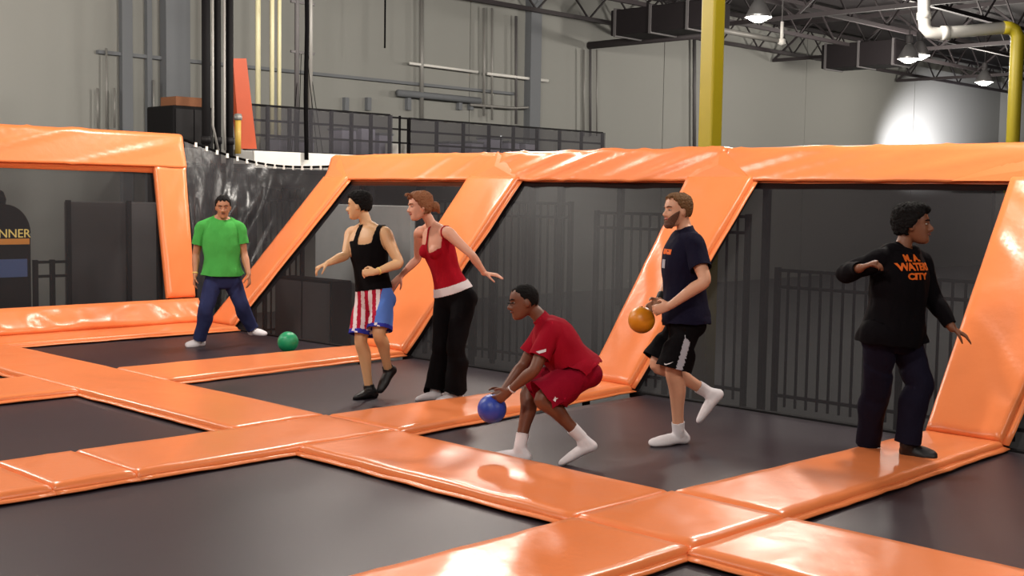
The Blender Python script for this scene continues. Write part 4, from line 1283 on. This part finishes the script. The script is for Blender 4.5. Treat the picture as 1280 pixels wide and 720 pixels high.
bmr = bpy.data.meshes.new('bar'); bmr.from_pydata([(-.07, -.018, 0), (.07, -.018, 0), (.07, .018, 0), (-.07, .018, 0)], [], [(0, 1, 2, 3)])
stamp(s_, bmr, fc + rv * .0, rv, uv_, outv, s_, M['print_orange'], 'orange_print')
bmr = bpy.data.meshes.new('bar'); bmr.from_pydata([(-.05, -.03, 0), (.03, -.03, 0), (.03, .03, 0), (-.05, .03, 0)], [], [(0, 1, 2, 3)])
stamp(s_, bmr, fc - uv_ * .085 - rv * .02, rv, uv_, outv, s_, M['print_grey'], 'grey_print')
def swoosh():
    m_ = bpy.data.meshes.new('swoosh')
    top = [(-.5, .05), (-.42, -.02), (-.3, -.03), (0, .07), (.5, .25)]; bot = [(-.5, .05), (-.52, -.1), (-.36, -.16), (0, -.04), (.5, .25)]
    V = [(x * .06, y_ * .06, 0) for x, y_ in top] + [(x * .06, y_ * .06, 0) for x, y_ in bot]
    m_.from_pydata(V, [], [(i, i + 1, i + 6, i + 5) for i in range(4)]); return m_
if sh_:
    q = at_d(835, 454, p.d0 - .15)
    stamp(sh_, swoosh(), q, _R, UP, -_F, sh_, M['white_sock'], 'logo')
ball(802, 400, p.d0 - .02, .094, (222, 138, 24), 'orange rubber ball held in front of the bearded man')

# ------------------------------------------------------------------ crouching boy in red
p = Person((645, 576), dict(head=(655, 377, -.02), neck=(679, 402, 0), shL=(690, 413, -.13), shR=(680, 412, .15), elL=(668, 462, -.20), wrL=(638, 488, -.12), elR=(655, 455, .16), wrR=(630, 487, .08),
    hipL=(727, 468, -.08), hipR=(724, 466, .10), knL=(677, 500, -.16), anL=(727, 547, -.10), toL=(703, 581, 'g'), heL=(745, 561, -.10), knR=(661, 490, .12), anR=(650, 559, .03), toR=(612, 573, 'g'), heR=(661, 576, 'g')),
    'crouching boy in red T-shirt and red shorts reaching down with a blue ball', M['sk_dark'], .90, heavy=1.05, headscale=1.06,
    face=(VW(-1, -.12, -.22), VW(-.05, 1, 0)), lips=M['lip_dark'], hands={'L': {'d': VW(-.75, -.6, .1), 'n': VW(-.5, -.1, .9), 'curl': .38}, 'R': {'d': VW(-.75, -.6, -.2), 'n': VW(-.4, -.1, -.9), 'curl': .38}})
s_ = tee(p, M['red_tee'], hem=-.015, sleeve=.72, loose=.028, seed=4, low=.010, thigh=.0)
p.hair(head_hair(.072, .03, -.04, .004, .004), M['hair_black'])
p.brow(M['hair_black'])
sh_ = shorts(p, M['red_shorts'], waist=.10, hem=.98, flare=.066, seed=5, base=.018)
for L in 'LR': sock(p, L, M['white_sock'], .74)
band(p, 'L', M['white_sock'], 'wristband', .9, .99)
q = at_d(676, 440, p.d0 - .2)
bmr = bpy.data.meshes.new('bar'); bmr.from_pydata([(-.032, -.014, 0), (.032, .004, 0), (.032, .022, 0), (-.032, .004, 0)], [], [(0, 1, 2, 3)])
stamp(s_, bmr, q, _R, UP, -_F, s_, M['white_sock'], 'logo')
q = at_d(694, 498, p.d0 - .2)
bmr = bpy.data.meshes.new('bar'); bmr.from_pydata([(-.016, -.004, 0), (0, -.016, 0), (.004, 0, 0), (.018, .006, 0), (.004, .008, 0), (-.002, .018, 0)], [], [(0, 1, 2, 3, 4, 5)])
stamp(sh_, bmr, q, _R, UP, -_F, sh_, M['white_sock'], 'logo')
gl = MB(); gl.limb([p.H(-.05, .085, .003), p.H(-.03, .104, .0), p.H(0, .108, .006), p.H(.03, .104, .0), p.H(.05, .085, .003), p.H(.075, .02, .006)], [.0035] * 6, n=6)
from_py('glasses', gl.V, gl.F, M['black'], p.body, True)
ball(615, 511, p.d0 - .03, .094, (46, 70, 170), 'blue rubber ball in the hands of the crouching boy')

# ------------------------------------------------------------------ woman in red tank top
p = Person((560, 500), dict(head=(525, 258, -.10), neck=(541, 284, -.04), shL=(560, 291, -.17), shR=(525, 291, .12), elL=(589, 318, -.26), wrL=(606, 342, -.18), elR=(522, 323, .24), wrR=(501, 345, .22),
    hipL=(580, 371, -.05), hipR=(558, 372, .09), knL=(570, 436, -.10), anL=(569, 490, -.04), toL=(548, 503, 'g'), heL=(577, 501, 'g'), knR=(551, 435, .03), anR=(544, 488, .08), toR=(523, 501, 'g'), heR=(551, 499, 'g')),
    'woman in red tank top and black flared trousers leaning forward', M['sk_pink'], .96, female=True, heavy=1.02, headscale=1.02,
    face=(VW(-1, -.10, -.40), VW(-.12, 1, 0)), lips=M['lip_pink'], hands={'L': {'d': VW(.9, -.1, -.1), 'n': VW(0, -1, .2), 'curl': .18}, 'R': {'d': VW(-.7, -.75, 0), 'n': VW(.4, -.2, .8), 'curl': .3}})
def tank(p, m, hem, scoop, strap_in, strap_out, off0=.007, name='tank_top', facemat=None, backscoop=.9, arm=.80):
    h, tl = p.hgt / p.tlen, p.tlen
    la = np.abs(p.latc); fr = p.frc
    base = (p.isl('torso', 'pelvis')) & (p.hgt > hem) & (la < .24) & (h < arm)
    up_ = (p.isl('torso', 'uaL', 'uaR')) & (h >= arm - .02) & (h < 1.12) & (np.abs(fr) < .16) & (la > strap_in) & (la < strap_out)
    mid = (p.isl('torso', 'uaL', 'uaR')) & (h >= scoop) & (h < arm) & (la >= .13 * p.sc)
    cut = (h > scoop + .9 * (la / (strap_in + .03)) ** 3 * (arm - scoop)) & (fr > 0) & (la < strap_in)
    cutb = (h > backscoop) & (fr <= 0) & (la < strap_in)
    mask = (base | up_) & ~cut & ~cutb
    off = np.full(len(p.V), off0) + .010 * sstep(.5, .1, h)
    return p.garment(name, mask, off, m, it=5, wr=.004, seed=8, facemat=facemat, thick=.004)
s_ = tank(p, M['red_top'], .085, .70, .055, .085, arm=.82, backscoop=.84)
# white undershirt band below the hem
msk = p.isl('torso', 'pelvis') & (p.hgt > .035) & (p.hgt < .115)
p.garment('white_hem', msk, .022, M['white_trim'], it=4, wr=.003, thick=.005)
trousers(p, M['black_cloth'], waist=.07, base=.010, knee=.020, hemo=.062, end=1.01, seed=9)
for L in 'LR': sock(p, L, M['white_sock'], .90)
p.hair(head_hair(.062, .0, -.07, .016, .024), M['hair_red'])
b = MB(); b.ball(p.H(0, -.125, -.01), (.045, .05, .045), 14, 10)
b.limb([p.H(0, -.09, .01), p.H(0, -.14, -.02), p.H(.01, -.165, -.06)], [.03, .03, .012])
from_py('ponytail', b.V, b.F, M['hair_red'], p.body, True)
b = MB(); b.limb([p.H(.05, .06, .085), p.H(.03, .10, .115), p.H(.01, .12, .10)], [.010, .008, .004], n=8)
from_py('hair_lock', b.V, b.F, M['hair_red'], p.body, True)
b = MB(); b.limb([p.H(-.03, .07, .09), p.H(-.05, .115, .11), p.H(-.06, .13, .085)], [.010, .008, .004], n=8)
from_py('hair_lock', b.V, b.F, M['hair_red'], p.body, True)
p.brow(M['hair_red'])

# ------------------------------------------------------------------ man in black tank top and flag shorts
p = Person((461, 497), dict(head=(449, 257, .0), neck=(459, 284, 0), shL=(481, 292, -.09), shR=(440, 292, .10), elL=(499, 329, -.16), wrL=(470, 340, -.27), elR=(432, 319, -.02), wrR=(410, 329, -.16),
    hipL=(478, 371, -.06), hipR=(459, 372, .07), knL=(474, 419, -.14), anL=(485, 461, .06), toL=(477, 489, .02), heL=(494, 463, .10), knR=(451, 427, .0), anR=(461, 484, .05), toR=(446, 499, 'g'), heR=(470, 496, 'g')),
    'man in black tank top and flag shorts turning his head to the left', M['sk_tan'], .94, heavy=1.04, headscale=1.04,
    face=(VW(-1, -.05, .12), VW(.0, 1, 0)), lips=M['lip_pink'], hands={'L': {'d': VW(-.95, -.05, -.2), 'n': VW(-.1, -.3, .9), 'curl': .75}, 'R': {'d': VW(-.9, -.4, -.25), 'n': VW(.1, -.9, .2), 'curl': .45}})
tank(p, M['black_cloth'], .055, .76, .062, .118, arm=.83, backscoop=.9)
def flagmat(v, c):
    L = 'L' if p.names[p.lab[v]].endswith('L') else 'R'
    nm = p.names[p.lab[v]]
    t = p.T[v] if nm.startswith('th') else 0
    if t > .74: return 2 if (int((c[0] + c[1]) * 28) + int(c[2] * 30)) % 5 else 1
    u = (Vector(c) - p.J['hip' + L]).dot(_R); dd = (Vector(c) - p.pel).dot(p.lat)
    if dd > .145: return 3
    return int(math.floor(u / .034 + 40)) % 2
shorts(p, [M['flag_red'], M['flag_white'], M['flag_blue'], M['flag_sky']], waist=.085, hem=.87, flare=.050, facemat=flagmat, seed=11, wr=.005)
for L in 'LR': sock(p, L, M['shoe_black'], .93, 'shoe', .012, 2)
p.hair(head_hair(.066, .03, -.055, .015, .024), M['hair_black'])
p.brow(M['hair_black'])
band(p, 'L', M['band'], 'wristband', .84, .93)

# ------------------------------------------------------------------ player in green shirt
p = Person((240, 432), dict(head=(279, 258.5, -.06), neck=(276, 274, 0), shL=(299, 284, .03), shR=(252, 284, -.03), elL=(305, 317, .05), wrL=(311, 343, -.05), elR=(245, 318, .0), wrR=(244, 344, -.08),
    hipL=(288, 347, .05), hipR=(268, 348, -.03), knL=(302, 381, .10), anL=(316, 412, .32), toL=(331, 419, .22), heL=(313, 418, .36), knR=(257, 387, -.10), anR=(249, 425, .03), toR=(234, 433, 'g'), heR=(253, 431, 'g')),
    'player in bright green T-shirt and jeans standing with legs apart', M['sk_brown'], .96, heavy=1.04, headscale=1.08,
    face=(VW(.22, -.22, -1), VW(0, 1, -.2)), lips=M['lip_dark'], hands={'L': {'d': VW(.1, -1, 0), 'n': VW(-.9, 0, .1), 'curl': .3}, 'R': {'d': VW(-.1, -1, -.1), 'n': VW(.9, 0, .1), 'curl': .3}})
s_ = tee(p, M['green_tee'], hem=.01, sleeve=.66, loose=.036, seed=21, low=.02, wr=.009)
trousers(p, M['jeans'], waist=.04, base=.012, knee=.026, hemo=.038, end=.98, seed=22)
for L in 'LR': sock(p, L, M['white_sock'], .98, 'shoe', .010)
p.hair(head_hair(.064, .02, -.05, .009, .010), M['hair_black'])
p.brow(M['hair_black'])
band(p, 'R', M['band'], 'wristband', .86, .95)
g = on_z(360, 440, .0)
ball(360, 429, depth_of(g), .112, (24, 148, 98), 'green rubber ball lying on the mat right of the green-shirt player', rest_z=-.004)

# ------------------------------------------------------------------ player in black hoodie
p = Person((1142, 571), dict(head=(1141, 281, -.02), neck=(1127, 313, 0), shL=(1150, 327, .13), shR=(1101, 324, -.09), elL=(1166, 372, .12), wrL=(1190, 410, .02), elR=(1057, 342, .02), wrR=(1076, 335, -.22),
    hipL=(1128, 420, .08), hipR=(1102, 420, -.05), knL=(1150, 482, .02), anL=(1134, 556, .04), toL=(1166, 572, 'g'), heL=(1129, 568, 'g'), knR=(1096, 487, .12), anR=(1085, 556, .32), toR=(1110, 575, 'm'), heR=(1080, 568.5, 'm')),
    'player in black hoodie with orange lettering striding to the right', M['sk_deep'], .97, heavy=1.08, z0=.064, headscale=1.10,
    face=(VW(1, .02, -.38), VW(-.04, 1, 0)), lips=M['lip_dark'], hands={'L': {'d': VW(.8, -.45, 0), 'n': VW(-.3, -.8, .2), 'curl': .2}, 'R': {'d': VW(.75, .35, -.5), 'n': VW(.3, -.8, .1), 'curl': .6}})
s_ = tee(p, M['hoodie'], hem=-.05, sleeve=1.93, loose=.032, seed=31, low=.016, wr=.009, name='hoodie')
hb = MB()
nk = p.neck
hb.limb([nk + p.front * .085 - p.up * .035 + p.lat * .02, nk + p.lat * .10 + p.front * .02 + p.up * .01, nk - p.front * .085 + p.lat * .06 - p.up * .02, nk - p.front * .11 - p.up * .06, nk - p.front * .085 - p.lat * .06 - p.up * .02, nk - p.lat * .10 + p.front * .02 + p.up * .01, nk + p.front * .085 - p.up * .035 - p.lat * .02], [.022, .034, .045, .060, .045, .034, .022], n=12)
from_py('hood', hb.V, hb.F, M['hoodie'], s_, True)
trousers(p, M['dark_jeans'], waist=.02, base=.016, knee=.032, hemo=.048, end=.99, seed=33)
for L in 'LR': sock(p, L, M['shoe_black'], .97, 'shoe', .012)
p.hair(head_hair(.062, .01, -.06, .026, .034), M['hair_black'])
p.brow(M['hair_black'])
outv = (-_F * .8 + _R * .45).normalized(); rv = UP.cross(outv).normalized(); uv_ = outv.cross(rv)
for tx, sz, px, py, mm_ in (('M. A.', .060, 1138, 323, 'print_orange'), ('WATERS', .066, 1140, 334, 'print_orange'), ('CITY', .056, 1141, 346, 'print_orange')):
    me = text_mesh(tx, sz, .001, .0028)
    for v in me.vertices: v.co.x *= 1.12 if tx != 'CITY' else 1.5
    c = at_d(px, py, p.d0 - .1)
    stamp(s_, me, c, rv, uv_, outv, s_, M[mm_], 'lettering', .004)
